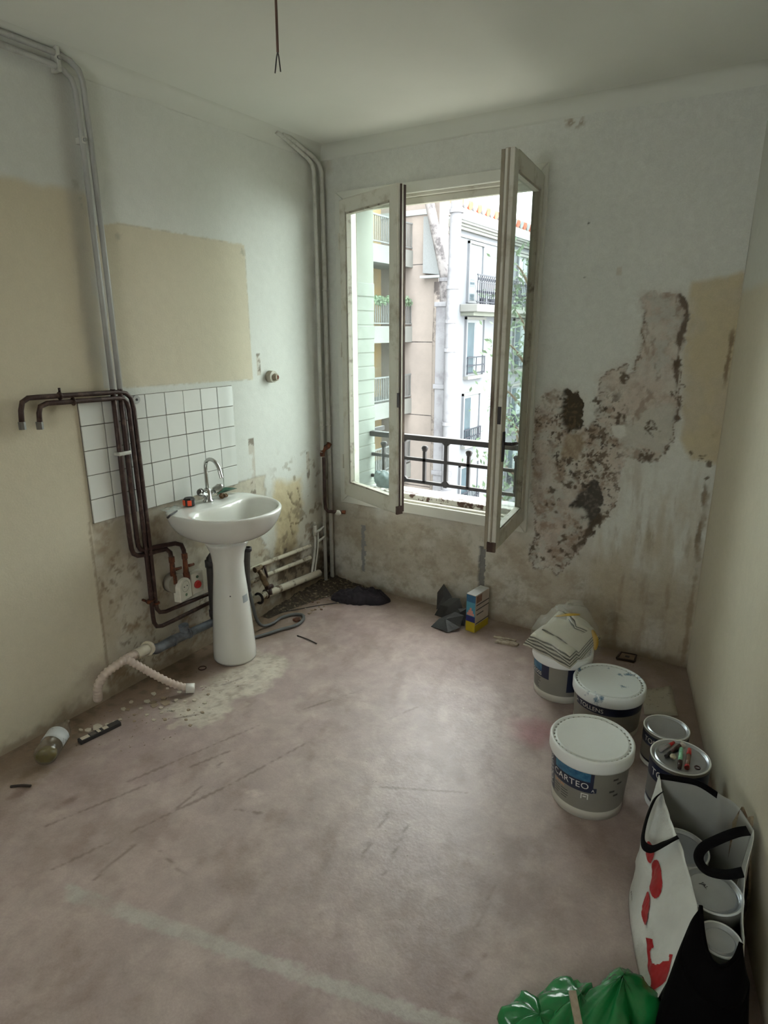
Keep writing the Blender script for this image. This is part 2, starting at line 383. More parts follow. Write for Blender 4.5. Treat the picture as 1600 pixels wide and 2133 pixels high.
    # runs down the corner, nail holes, scuffs
    k1 = sstep(.012, .003, np.abs(x - 2.274) + (n3 - .5) * .03) * sstep(.55, .7, z) * sstep(1.12, 1.05, z) * sstep(.40, .58, fbm(x, z * .7, 12, 4, 71)); p.mix(k1, (.19, .145, .09), .85)
    k2 = sstep(.012, .003, np.abs(x - 2.293) + (n3 - .5) * .03) * sstep(1.42, 1.5, z) * sstep(1.74, 1.66, z); p.mix(k2, (.20, .15, .095), .85)
    k3 = sstep(.016, .004, np.abs(x - 2.285) + (n3 - .5) * .03) * sstep(1.42, 1.38, z) * sstep(.45, .6, fbm(x, z, 7, 4, 75)); p.mix(k3, (.26, .20, .13), .6)
    for sx, sz, r in ((1.611, 2.19, .006), (1.613, 1.946, .004)):
        p.mix(sstep(r * 1.2, r * .6, np.hypot(x - sx, z - sz)), (.05, .04, .03))
    p.mix(sstep(.045, .015, np.hypot(x - 1.512, (z - 2.64) * .8) + (n3 - .5) * .07) * sstep(.4, .55, n4), (.33, .27, .20), .85)
    p.mix(sstep(.014, .008, np.maximum(np.abs(x - 1.775), np.abs(z - 1.965) * .6)), (.48, .43, .36), .7)
    # filled slots below the window
    s1 = ((x > .264 + (n4 - .5) * .004) & (x < .300 - .012 * (vnoise(z * 28, z * 0, 5) > .62) + (n4 - .5) * .006) & (z > .115) & (z < .447)).astype(float)
    p.mix(s1, (.24, .245, .24))
    s2 = ((np.abs(x - 1.137) < .019 + (n4 - .5) * .014) & (z < .452)).astype(float)
    p.mix(s2, (.21, .205, .195)); p.mix(s2 * sstep(.2, .0, z), (.10, .095, .085))
    # grime in the corners and along the floor
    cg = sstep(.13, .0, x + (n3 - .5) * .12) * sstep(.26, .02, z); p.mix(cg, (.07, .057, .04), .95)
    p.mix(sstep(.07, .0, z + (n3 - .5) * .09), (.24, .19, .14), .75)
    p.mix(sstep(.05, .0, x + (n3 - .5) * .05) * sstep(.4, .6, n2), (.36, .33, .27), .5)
    p.mix(sstep(.05, .0, np.abs(x - .06) + (n3 - .5) * .05) * sstep(2.55, 2.62, z), (.42, .38, .31), .7)
    p.h = d * (.007 + .006 * (n2 - .3) + .006 * (n4 - .5)) + h1 * (.022 + .01 * n4) + h2 * (.016 + .008 * n4) + st * .006 + s1 * -.001 + s2 * .016 + (n2 - .5) * .004 + halo * -.003 * n3 + low * (n3 - .5) * .004
    p.h = p.h - fl * .005
    return p
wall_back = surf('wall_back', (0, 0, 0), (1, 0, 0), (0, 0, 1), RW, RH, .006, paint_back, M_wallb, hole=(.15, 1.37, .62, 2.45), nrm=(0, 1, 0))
tag(wall_back, kind='structure')
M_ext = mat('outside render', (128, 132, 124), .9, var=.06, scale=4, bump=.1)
WT = .34
mb = MB()
mb.box(-6, .15, .05, WT, -11.5, 7.5); mb.box(1.37, 9, .05, WT, -11.5, 7.5); mb.box(.15, 1.37, .05, WT, -11.5, .60); mb.box(.15, 1.37, .05, WT, 2.47, 7.5)
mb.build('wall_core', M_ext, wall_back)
M_blockp = mat('painted reveal block', (128, 134, 127), .9, var=.08, scale=14, bump=.15)
for k in range(15):
    MB().box(.135, .153 + .002 * (k % 3), .088, WT + .002, .672 + .088 * k, .672 + .088 * k + .083).build('reveal_block', M_blockp, wall_back, bevel=.004, seg=1)

# ---- left wall (t = y + 5.1, z)
PANEL = [(-1.545, 2.118), (-1.439, 2.142), (-.676, 2.13), (-.67, 1.433), (-1.545, 1.45)]
YEL = [(-.56, .84), (-.289, .80), (-.270, .621), (-.35, .486), (-.33, .33), (-.56, .36)]
def paint_left(t, z):
    y = t + YR
    p = Paint(y, z, WHITE)
    n1 = fbm(y, z, 1.2, 4, 101); n2 = fbm(y, z, 6, 5, 102); n3 = fbm(y, z, 26, 4, 103); n4 = fbm(y, z, 70, 3, 104)
    p.mul(.95 + .10 * n1)
    crl = sstep(.012, -.012, y + 1.575 + (n2 - .5) * .02) * sstep(.02, -.02, z - 2.23 + (n1 - .5) * .10 + (n2 - .5) * .05)
    p.mix(crl, CREAM); p.mix(crl * sstep(1.5, .6, z), (.57, .535, .43), .6)
    pn = sstep(.003, -.003, sdpoly(y, z, PANEL) + (n4 - .5) * .008); p.mix(pn, (.555, .50, .385))
    p.mix(sstep(.006, .002, np.abs(sdpoly(y, z, PANEL) + (n4 - .5) * .004)) * sstep(.45, .6, n3), (.42, .38, .30), .6)
    st = (y > -1.60) & (y < -1.50) & (z < 2.23) & (z > 1.45)
    p.mix(st.astype(float) * sstep(.35, .6, n2), (.50, .49, .46), .6)
    # bare strip under the tiles, stripped of its old splashback
    br = sstep(.004, -.004, np.maximum.reduce([-1.745 - y - (.03 * (.87 - z)), y + .62 + (n2 - .5) * .20, z - .875]) + (n4 - .5) * .012)
    p.mix(br, (.50, .46, .37)); p.mix(br * sstep(.34, .68, n2), (.43, .375, .285), .8)
    p.mix(br * sstep(.42, .68, fbm(y, z, 8, 6, 111, .65)), (.56, .535, .46), .8)
    p.mix(br * sstep(.54, .74, fbm(y, z, 10, 6, 112, .68)), (.27, .20, .13), .55 + .3 * sstep(.55, .2, z))
    p.mix(br * sstep(.50, .62, fbm(y, z, 4, 5, 113)) * sstep(.54, .66, fbm(y, z, 30, 5, 114, .7)), (.18, .13, .085), .7)
    p.mix(sstep(.010, .003, np.abs(y + 1.757) + (n4 - .5) * .012) * (z < .88) * (z > .05), (.30, .24, .17), .75)
    # streaked, yellowed and cracked plaster right of the basin
    lw = sstep(-.72, -.55, y) * sstep(1.0, .5, z + (n2 - .5) * .5); p.mix(lw, (.50, .465, .385), .7)
    yl = sstep(.03, -.03, sdpoly(y, z, YEL) + (n2 - .5) * .14); p.mix(yl, (.50, .40, .225), .8)
    for pts in ([(-.424, .73), (-.381, .642), (-.419, .562), (-.394, .441)], [(-.33, .74), (-.31, .66), (-.34, .60)], [(-.38, .64), (-.30, .60)], [(-.41, .52), (-.33, .50), (-.29, .52)]):
        c = sstep(.006, .002, sdline(y, z, pts) + (n4 - .5) * .022); p.mix(c, (.17, .125, .075), .85); p.h -= c * .004
    dm = sstep(-.68, -.50, y) * sstep(.50, .26, z + (n2 - .5) * .34) * sstep(.40, .56, fbm(y, z, 8, 5, 121))
    p.mix(dm, (.19, .145, .095), .9); p.mix(dm * sstep(.50, .6, n3), (.07, .055, .04), .9)
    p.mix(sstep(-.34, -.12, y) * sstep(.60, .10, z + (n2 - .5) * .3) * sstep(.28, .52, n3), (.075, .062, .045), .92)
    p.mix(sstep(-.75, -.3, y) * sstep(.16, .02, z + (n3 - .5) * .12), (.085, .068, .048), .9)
    pk = sstep(.62, .70, fbm(y, z, 20, 4, 131)) * sstep(-.62, -.45, y) * sstep(1.05, .8, z); p.mix(pk, (.24, .19, .13), .7)
    for ya, yb, za, zb in ((-.735, -.690, .78, 1.11), (-.63, -.605, 1.45, 1.57), (-.225, -.200, .72, .95)):
        q = ((y > ya) & (y < yb) & (z > za) & (z < zb)).astype(float)
        p.mix(q * sstep(.30, .5, n3), (.46, .41, .34), .8); p.mix(q * sstep(.56, .62, fbm(y, z, 22, 4, 141)), (.16, .13, .10), .8)
    for my, mz, r in ((-1.438, 2.093, .02), (-1.618, 2.259, .018), (-.694, 2.093, .016), (-1.60, 2.20, .012)):
        p.mix(sstep(r, r * .3, np.hypot(y - my, (z - mz) * .7) + (n4 - .5) * .03), (.36, .33, .27), .7)
    # darker bands at the upright pipes, grime along the floor
    p.mix(sstep(.07, .0, np.abs(y + 1.625) + (n2 - .5) * .03) * sstep(1.45, 1.6, z), (.40, .385, .34), .55)
    p.mix(sstep(.08, .0, np.abs(y + .10) + (n2 - .5) * .05) * sstep(.3, .6, n2) * (z > .8), (.44, .42, .35), .5)
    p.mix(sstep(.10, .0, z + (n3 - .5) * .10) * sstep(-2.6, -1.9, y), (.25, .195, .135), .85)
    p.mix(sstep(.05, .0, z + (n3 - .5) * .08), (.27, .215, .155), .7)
    p.mix(sstep(.12, .0, np.hypot(y + 1.83, z - .16) + (n3 - .5) * .10), (.36, .30, .235), .7)
    p.h = p.h + (n2 - .5) * .004 + br * (-.004 + .004 * (n3 - .5)) + yl * .006 * (n3 - .4) - dm * .006 * n3 - pn * .0 + lw * .003 * (n3 - .5)
    return p
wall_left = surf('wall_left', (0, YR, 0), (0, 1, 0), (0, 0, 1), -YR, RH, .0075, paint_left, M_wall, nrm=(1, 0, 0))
tag(wall_left, kind='structure')

# ---- right wall
def paint_right(u, z):
    p = Paint(u, z, WHITE); n1 = fbm(u, z, 1.1, 4, 201); n2 = fbm(u, z, 6, 5, 202); n3 = fbm(u, z, 25, 4, 203)
    p.mul(.95 + .10 * n1)
    cr = sstep(.02, -.02, z - 1.86 + (n2 - .5) * .03); p.mix(cr, (.60, .555, .45))
    p.mix(sstep(.04, .0, u + (n3 - .5) * .03) * sstep(1.9, 1.7, z) * sstep(.4, .6, n2), (.40, .34, .25), .5)
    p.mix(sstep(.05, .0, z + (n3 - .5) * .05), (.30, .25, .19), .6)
    p.h = (n2 - .5) * .003
    return p
rl = math.hypot(1, RK)
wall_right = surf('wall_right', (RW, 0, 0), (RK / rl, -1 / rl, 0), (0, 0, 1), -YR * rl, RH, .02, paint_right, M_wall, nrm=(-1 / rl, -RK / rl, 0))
tag(wall_right, kind='structure')

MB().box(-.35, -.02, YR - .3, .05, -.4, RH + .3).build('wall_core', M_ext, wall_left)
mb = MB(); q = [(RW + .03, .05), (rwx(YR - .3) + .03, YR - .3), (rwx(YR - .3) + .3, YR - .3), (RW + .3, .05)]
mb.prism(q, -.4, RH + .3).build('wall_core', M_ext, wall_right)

# ---- ceiling with a rounded cove along the walls
M_ceil = mat('ceiling distemper', (216, 217, 210), .92, var=.03, scale=2, bump=.05, bscale=60)
ceiling = MB().add([(0, YR, RH), (0, 0, RH), (RW, 0, RH), (rwx(YR), YR, RH)], [(0, 1, 2, 3)]).build('ceiling', M_ceil)
tag(ceiling, kind='structure')
mb = MB(); cr = .07; arc = [(cr - cr * math.cos(t), RH - cr + cr * math.sin(t)) for t in [math.pi / 2 * k / 8 for k in range(9)]]
mb.rings([[Vector((a, YR, b)) for a, b in arc], [Vector((a, 0, b)) for a, b in arc]], closed=False)
mb.rings([[Vector((0, -a, b)) for a, b in arc], [Vector((RW, -a, b)) for a, b in arc]], closed=False)
mb.build('cove', mat('cove distemper', (206, 207, 199), .92, var=.03, scale=2), ceiling)
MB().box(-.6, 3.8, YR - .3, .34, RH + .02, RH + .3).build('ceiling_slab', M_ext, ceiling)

# ---- floor (x, y)
FWH = [(.285, -1.043), (.544, -1.065), (.609, -1.323), (.539, -1.511), (.604, -1.605), (.517, -1.724), (.312, -1.70), (.35, -1.485), (.303, -1.411), (.337, -1.135)]
FST = [(.839, -2.505), (2.062, -2.225), (3.2, -1.95), (3.2, -2.01), (1.969, -2.286), (.889, -2.543)]
def paint_floor(x, t):
    y = t + YR
    p = Paint(x, y, (.335, .266, .248))
    n0 = fbm(x, y, .9, 3, 300); n1 = fbm(x, y, 2.2, 5, 301); n2 = fbm(x, y, 7, 5, 302); n3 = fbm(x, y, 26, 4, 303); n4 = fbm(x, y, 70, 3, 304)
    p.mix(sstep(.32, .68, n1), (.37, .29, .265), .8)
    p.mix(sstep(.34, .68, fbm(x, y, 1.6, 6, 311)), (.295, .222, .216), .6)
    p.mix(sstep(.42, .70, fbm(x, y, 5, 7, 312, .62)), (.40, .325, .295), .6)
    p.mix(sstep(.46, .74, fbm(x, y, 11, 6, 313, .66)), (.42, .345, .31), .5)
    p.mix(sstep(.48, .76, fbm(x + y * .4, y * .5 - x * .2, 9, 6, 314, .66)), (.235, .17, .148), .6)
    p.mix(sstep(.52, .74, fbm(x, y, 3.3, 7, 315, .7)), (.24, .175, .155), .55)
    # stripped strip by the tiles, worn seam across the floor
    wm = sstep(.03, -.03, sdpoly(x, y, FWH) + (n3 - .5) * .10 + (n2 - .5) * .10)
    p.mix(wm, (.52, .475, .40), .95); p.mix(wm * sstep(.40, .70, fbm(x, y, 14, 6, 321, .7)), (.37, .30, .25), .8); p.mix(wm * sstep(.52, .70, fbm(x, y, 40, 4, 322, .7)), (.26, .205, .165), .6)
    p.mix(sstep(.12, .02, np.hypot(x - .45, y + 1.75) + (n3 - .5) * .12) * sstep(.45, .55, n3), (.50, .43, .36), .7)
    sm = sstep(.006, -.006, sdpoly(x, y, FST) + (n4 - .5) * .022); p.mix(sm * sstep(.25, .5, n2), (.41, .385, .345), .8 )
    p.mix(sm * sstep(.52, .62, n3), (.36, .31, .28), .5)
    # magenta paint spill, dark and pale blots
    p.mix(sstep(.17, .02, np.hypot(x - 1.85, (y + .96) * 1.3) + (n2 - .5) * .20), (.33, .135, .155), .65)
    p.mix(sstep(.05, .01, np.hypot(x - 1.073, y + 1.889) + (n3 - .5) * .09), (.50, .41, .37), .8)
    for sx, sy, r in ((2.055, -2.10, .035), (2.045, -2.16, .03), (2.07, -2.02, .02), (.50, -2.30, .05), (.30, -2.36, .06)):
        p.mix(sstep(r, r * .2, np.hypot((x - sx) * 1.6, y - sy) + (n3 - .5) * .07), (.16, .105, .09), .75)
    # dirt swept against the walls
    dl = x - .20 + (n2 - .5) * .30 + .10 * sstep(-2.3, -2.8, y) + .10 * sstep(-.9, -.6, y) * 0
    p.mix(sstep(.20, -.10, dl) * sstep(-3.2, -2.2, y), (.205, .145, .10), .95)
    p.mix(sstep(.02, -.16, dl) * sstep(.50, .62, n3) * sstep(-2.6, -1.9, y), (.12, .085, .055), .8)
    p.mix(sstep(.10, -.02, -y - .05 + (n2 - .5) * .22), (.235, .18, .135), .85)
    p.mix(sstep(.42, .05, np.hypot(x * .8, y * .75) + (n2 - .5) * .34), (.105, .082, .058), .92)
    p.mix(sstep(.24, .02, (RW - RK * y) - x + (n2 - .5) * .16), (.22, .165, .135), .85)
    p.mix(sstep(.10, .0, np.hypot(x - .25, y + 2.28) + (n3 - .5) * .12), (.17, .115, .06), .7)
    p.mix(sstep(.09, .02, np.hypot(x - .27, y + 1.2) + (n3 - .5) * .08), (.25, .155, .105), .8)
    # boards showing through, gouges and scratches
    L = [[(1.328, -2.31), (.796, -2.233)], [(1.638, -1.705), (1.684, -1.942)], [(.871, -1.35), (1.007, -1.073)], [(.90, -2.456), (.868, -1.987), (.823, -1.818)], [(1.289, -1.869), (1.15, -1.95), (1.065, -1.982)], [(.30, -1.70), (.36, -1.485), (.43, -1.30)], [(.42, -1.72), (.50, -1.62)], [(.75, -2.5), (.95, -1.9), (1.05, -1.5)], [(.55, -2.4), (.80, -1.75)], [(1.25, -1.2), (1.31, -1.05)], [(.60, -2.1), (.78, -1.55)], [(1.45, -1.6), (1.75, -1.45)], [(1.55, -1.7), (1.60, -2.05)], [(2.0, -1.75), (2.02, -2.0)]]
    for i, l in enumerate(L):
        p.mix(sstep(.006, .002, sdline(x, y, l) + (n3 - .5) * .012) * sstep(.32, .5, fbm(x, y, 10, 3, 330 + i)), (.13, .095, .08), .65)
    p.h = (n2 - .5) * .003 + wm * -.001 + (n3 - .5) * .0012
    return p
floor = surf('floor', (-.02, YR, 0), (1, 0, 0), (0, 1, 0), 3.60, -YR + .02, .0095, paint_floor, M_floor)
tag(floor, kind='structure')
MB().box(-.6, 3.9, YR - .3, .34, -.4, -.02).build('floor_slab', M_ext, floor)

# ---- rear wall behind the photographer, with a small window added for fill light
M_pw = mat('rear wall paint', (203, 203, 194), .9, var=.03, scale=2)
RXW = rwx(YR); mb = MB(); a, b, c, d = 1.35, 2.25, 1.05, 2.10
mb.box(-.3, a, YR - .3, YR, 0, RH); mb.box(b, RXW + .3, YR - .3, YR, 0, RH); mb.box(a, b, YR - .3, YR, 0, c); mb.box(a, b, YR - .3, YR, d, RH)
tag(mb.build('wall_rear', M_pw), kind='structure')
fill_window = bpy.data.objects.new('fill_window', None); COL.objects.link(fill_window); tag(fill_window, kind='structure')
mb = MB(); mb.box(a, a + .05, YR - .16, YR - .10, c, d); mb.box(b - .05, b, YR - .16, YR - .10, c, d); mb.box(a, b, YR - .16, YR - .10, c, c + .05); mb.box(a, b, YR - .16, YR - .10, d - .05, d)
mb.build('frame', M_pw, fill_window)
# ================================================================== window
M_paint = mat2('aged white gloss paint', (206, 203, 192), (168, 160, 142), 9, .52, .72, .5, bump=.12)
M_casing = mat('white casing paint', (208, 208, 200), .55, var=.05, scale=6, bump=.08)
M_brownwood = mat2('bare stained wood', (58, 38, 30), (120, 104, 88), 26, .52, .66, .7, bump=.35, stretch=(1, 1, .15))
M_peel = mat2('peeling sill paint', (205, 203, 196), (74, 48, 36), 22, .50, .58, .6, bump=.4)
M_bead = mat2('dirty putty bead', (170, 164, 150), (96, 84, 72), 14, .55, .72, .6, bump=.2)
M_edge = mat2('grimy casement edge', (150, 141, 124), (84, 66, 54), 12, .50, .68, .6, bump=.25, stretch=(1, 1, .2))
M_glass = glassmat('window glass', (.90, .95, .94), dirt=.035)
M_iron = mat('dark iron', (52, 48, 50), .55, .3, var=.15, scale=40)
M_metal = mat('steel', (168, 168, 166), .3, .9, var=.06, scale=60)
window_1 = bpy.data.objects.new('window_1', None); COL.objects.link(window_1); tag(window_1, kind='structure')
X0, X1, Z0, Z1 = .190, 1.345, .655, 2.420; OX0, OX1, OZ0, OZ1 = .112, 1.402, .588, 2.477
XZ = Matrix(((1, 0, 0, 0), (0, 0, 1, 0), (0, 1, 0, 0), (0, 0, 0, 1)))
for poly in ([(OX0, OZ0), (OX1, OZ0), (X1, Z0), (X0, Z0)], [(OX1, OZ0), (OX1, OZ1), (X1, Z1), (X1, Z0)], [(OX1, OZ1), (OX0, OZ1), (X0, Z1), (X1, Z1)], [(OX0, OZ1), (OX0, OZ0), (X0, Z0), (X0, Z1)]):
    MB().prism(poly, -.020, .012, XZ).build('casing_board', M_casing, window_1, bevel=.004)
mb = MB(); mb.box(.15, .205, .0, .07, .62, 2.45); mb.box(1.330, 1.37, .0, .07, .62, 2.45); mb.box(.205, 1.33, .0, .07, 2.405, 2.45)
mb.box(.225, 1.315, .03, .06, 2.37, 2.405)
mb.build('frame', M_paint, window_1, bevel=.003)
MB().box(.205, 1.33, -.005, .03, .62, .668).build('frame_sill', M_paint, window_1, bevel=.004)
MB().box(.205, 1.33, .03, .085, .62, .700).build('weather_bar', M_peel, window_1, bevel=.006)
MB().add([(.15, .085, .665), (1.37, .085, .665), (1.37, .42, .635), (.15, .42, .635), (.15, .085, .585), (1.37, .085, .585), (1.37, .42, .575), (.15, .42, .575)], [(0, 1, 2, 3), (7, 6, 5, 4), (0, 4, 5, 1), (1, 5, 6, 2), (2, 6, 7, 3), (3, 7, 4, 0)]).build('outer_sill', mat('stone sill', (140, 141, 138), .8, var=.08, scale=12), window_1)

def casement(hinge, ang, side, w=.572, th=.042):
    """side=+1: hinge on the left, -1: hinge on the right; u runs from the hinge, n points into the room when closed"""
    a = R(ang); hx, hy = hinge
    U = Vector((side * math.cos(a), -math.sin(a), 0)); Nn = Vector((-side * math.sin(a), -math.cos(a), 0))
    M = Matrix(((U.x, Nn.x, 0, hx), (U.y, Nn.y, 0, hy), (0, 0, 1, 0), (0, 0, 0, 1)))
    z0, z1 = .660, 2.420; sh, sm, tr, br = .060, .068, .072, .085
    mb = MB()
    mb.box(0, sh, 0, th, z0, z1, M); mb.box(w - sm, w, 0, th, z0, z1, M); mb.box(sh, w - sm, 0, th, z1 - tr, z1, M); mb.box(sh, w - sm, 0, th, z0, z0 + br, M)
    c = mb.build('casement', M_paint, window_1, bevel=.004)
    q = .010
    mb = MB()
    mb.box(sh, sh + q, .004, th - .006, z0 + br, z1 - tr, M); mb.box(w - sm - q, w - sm, .004, th - .006, z0 + br, z1 - tr, M)
    mb.box(sh, w - sm, .004, th - .006, z1 - tr - q, z1 - tr, M); mb.box(sh, w - sm, .004, th - .006, z0 + br, z0 + br + q, M)
    mb.build('glazing_bead', M_bead, c)
    MB().box(sh + .004, w - sm - .004, .012, .016, z0 + br + .004, z1 - tr - .004, M).build('pane', M_glass, c)
    mb = MB(); mb.box(w, w + .006, .014, .022, z0 + .01, z1 - .004, M)
    mb.box(w - .03, w - .001, -.016, .0, z0 + .005, z1 - .005, M)
    mb.build('meeting_edge', M_brownwood if side > 0 else M_edge, c)
    mb = MB(); mb.box(w + .0005, w + .004, .022, .038, z0 + .62, z0 + .70, M); mb.build('lock_plate', M_iron, c)
    mb = MB(); mb.box(w - .004, w + .008, .0, th, z0 - .004, z0 + .045, M); mb.build('rotten_corner', M_brownwood, c)
    for zh in (z0 + .22, z0 + .92, z1 - .22):
        p = M @ Vector((-.004, th + .002, zh)); MB().cyl(p - Vector((0, 0, .045)), p + Vector((0, 0, .045)), .006, n=10).build('hinge', M_paint, c)
    return M, c
ML, cl = casement((X0, -.022), 22.5, 1)
MR, cr_ = casement((X1, -.022), 96.5, -1)
mb = MB(); mb.box(.572 - .050, .572 - .026, .042, .050, 1.10, 1.24, MR)
a = MR @ Vector((.534, .05, 1.185)); b = MR @ Vector((.534, .085, 1.185)); c = MR @ Vector((.45, .088, 1.175))
mb.cyl(a, b, .008); mb.tube([b, MR @ Vector((.50, .09, 1.183)), c], .008); mb.build('handle', M_iron, cr_)

# ---- railing outside the window
rail = thing('window_railing', 'dark iron railing with button-topped uprights across the open window', 'railing')
ry = .30
MB().box(.02, 1.52, ry - .022, ry + .022, .995, 1.030).build('top_rail', M_iron, rail, bevel=.004)
for z in (.868, .716): MB().box(.02, 1.52, ry - .010, ry + .010, z - .011, z + .011).build('crossbar', M_iron, rail, bevel=.002)
for i in range(4):
    x = .254 + .3187 * i
    mb = MB(); mb.box(x - .010, x + .010, ry - .010, ry + .010, .716, .930); mb.lathe([(.012, .925), (.019, .933), (.019, .940), (.024, .946), (.021, .957), (.012, .963), (0, .965)], (x, ry, 0), 14); mb.build('upright', M_iron, rail)
    x += .159
    mb = MB(); mb.box(x - .012, x + .012, ry - .011, ry + .011, .70, .997)
    for s, z in ((-1, .985), (1, .985), (-1, .728), (1, .728)):
        zz = .995 if z > .9 else .727; k = -.018 if z > .9 else .018
        mb.add([(x + s * .011, ry - .009, zz), (x + s * .03, ry - .009, zz), (x + s * .011, ry - .009, zz + k), (x + s * .011, ry + .009, zz), (x + s * .03, ry + .009, zz), (x + s * .011, ry + .009, zz + k)], [(0, 1, 2), (5, 4, 3), (0, 3, 4, 1), (1, 4, 5, 2), (2, 5, 3, 0)])
    mb.build('bar', M_iron, rail)
for x in (.06, 1.48):
    MB().box(x - .012, x + .012, ry - .012, ry + .3, .99, 1.02).build('fixing', M_iron, rail)
base_of(rail, .73, ry, .70)

# ================================================================== outside
M_lime = mat('pale limestone', (106, 110, 103), .9, var=.07, scale=1.2)
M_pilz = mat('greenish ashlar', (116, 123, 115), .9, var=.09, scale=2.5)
M_slab = mat('white balcony slab', (114, 115, 113), .85, var=.05, scale=2)
M_logg = mat2('ochre loggia wall', (160, 134, 94), (146, 130, 106), .9, .4, .6, .9)
M_party = mat2('pinkish party wall render', (136, 127, 123), (124, 116, 113), .55, .38, .62, .95, bump=.1)
M_facade = mat('white street facade', (104, 107, 113), .9, var=.05, scale=1.1)
M_rail_g = mat('grey balcony bars', (112, 114, 115), .6, .2)
M_rail_d = mat('dark balcony ironwork', (44, 46, 56), .6, .2)
M_pane = mat('dark far window pane', (62, 74, 82), .15, spec=.8, var=.15, scale=1.5)
M_wfr = mat('white far window frame', (118, 121, 125), .6)
M_curt = mat('pale curtain', (130, 140, 144), .9, var=.15, scale=8, stretch=(1, 6, .3))
M_zinc = mat('zinc', (150, 156, 160), .5, .3)
M_flue = mat2('weathered grey flue', (112, 108, 110), (68, 64, 67), 2.2, .46, .58, .8)
M_flue2 = mat2('white painted flue', (110, 110, 116), (90, 88, 94), 1.6, .5, .7, .8)
M_dirtyp = mat2('stained rendered pipe', (124, 116, 112), (62, 56, 56), 1.4, .50, .60, .9)
M_rtile = mat('red clay tile', (178, 88, 66), .85, var=.2, scale=8)
M_leaf = mat('muted green leaf', (80, 98, 76), .6, var=.3, scale=3)  # one muted green with random variation, for all foliage outside
M_bark = mat('bark', (86, 72, 58), .9)
GZ = -11.5
ground = MB().box(-40, 40, .34, 60, GZ - .2, GZ).build('courtyard_ground', mat('courtyard paving', (150, 146, 138), .95, var=.1, scale=.5)); tag(ground, kind='structure')

def bars(mb, p0, p1, z0, z1, step, t=.012):
    p0 = Vector(p0); p1 = Vector(p1); L = (p1 - p0).length; n = max(2, int(L / step)); d = (p1 - p0) / n
    for i in range(n + 1):
        c = p0 + d * i; mb.box(c.x - t, c.x + t, c.y - t, c.y + t, z0, z1)
    return mb
# left block with deep balconies
bA = thing('apartment_building', 'pale apartment block with stacked white balconies and ochre loggias, left of the party wall', 'building')
AX = -9.6
MB().box(AX - 1.5, AX - 1.3, 12.0, 17.8, GZ, 9.5).build('loggia_wall', M_logg, bA)
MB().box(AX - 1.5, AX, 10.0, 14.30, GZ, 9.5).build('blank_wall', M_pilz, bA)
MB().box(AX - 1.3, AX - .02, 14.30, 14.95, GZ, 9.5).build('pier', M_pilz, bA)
z = GZ + .2; k = 0
while z < 3.9:
    w = .50 if k % 2 else .62
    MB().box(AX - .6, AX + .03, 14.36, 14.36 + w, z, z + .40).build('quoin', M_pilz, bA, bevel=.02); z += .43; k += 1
for zt in (4.40, 1.81, -.81, -3.32, -5.9):
    sl = MB().box(AX - 1.3, AX + .06, 14.95, 17.8, zt - .56, zt).build('balcony_slab', M_slab, bA)
    mb = MB().box(AX, AX + .05, 14.97, 17.78, zt + .86, zt + .91); mb.box(AX, AX + .05, 14.97, 17.78, zt + .07, zt + .11)
    bars(mb, (AX + .025, 15.0, 0), (AX + .025, 17.75, 0), zt + .09, zt + .88, .115, .013)
    mb.build('balustrade', M_rail_g, sl)
    wn = MB().box(AX - 1.30, AX - 1.24, 15.75, 17.1, zt + .1, zt + 1.75).build('window', M_wfr, bA)
    for a_, b_ in ((15.82, 16.39), (16.46, 17.03)): MB().box(AX - 1.25, AX - 1.22, a_, b_, zt + .17, zt + 1.68).build('pane', M_pane, wn)
random.seed(4)
def leaves(mb, pts, n, spread, size):
    for i in range(n):
        c = Vector(random.choice(pts)) + Vector([random.gauss(0, s) for s in spread])
        u = Vector([random.gauss(0, 1) for _ in range(3)]).normalized(); w = u.orthogonal().normalized(); s = size * random.uniform(.6, 1.4)
        mb.add([c - u * s, c - w * s * .4, c + u * s, c + w * s * .4], [(0, 1, 2, 3)])
    return mb
hb = leaves(MB(), [(AX + .08, 15.05 + .12 * i, 2.66) for i in range(22)], 700, (.07, .08, .07), .06).build('balcony_planting', M_leaf)
tag(hb, 'row of green leafy planting along a far balcony rail', 'plants', kind='stuff')
base_of(bA, AX, 16, GZ)
# party wall between the blocks
bC = thing('party_wall_building', 'tall narrow building end with pinkish party wall between balconies and white facade', 'building')
zs = [GZ, -7.5, -4.2, -1.43, 1.25, 3.93, 6.6]
for a_, b_ in zip(zs[:-1], zs[1:]):
    MB().box(AX - 1.5, -8.50, 17.8, 18.55, a_ + .015, b_ - .015).build('render_panel', M_party, bC)
MB().box(AX - 1.5, -8.52, 17.84, 18.5, GZ, 6.6).build('core', M_flue, bC)
MB().box(AX - 1.5, -8.78, 17.74, 18.6, 5.55, 5.72).build('coping', M_zinc, bC)
wp = MB().add([(-9.02, 17.60, 5.45), (-8.72, 17.55, 5.45), (-8.20, 17.50, 3.52), (-9.02, 17.60, 3.62), (-9.02, 17.8, 5.45), (-8.72, 17.8, 5.45), (-8.20, 17.8, 3.52), (-9.02, 17.8, 3.62)], [(0, 3, 2, 1), (4, 5, 6, 7), (0, 1, 5, 4), (1, 2, 6, 5), (2, 3, 7, 6), (3, 0, 4, 7)]).build('white_cladding', M_wfr, bC)
MB().box(-9.05, -8.2, 17.45, 17.8, 3.44, 3.52).build('flashing', M_zinc, bC)
base_of(bC, -9.2, 17.8, GZ)
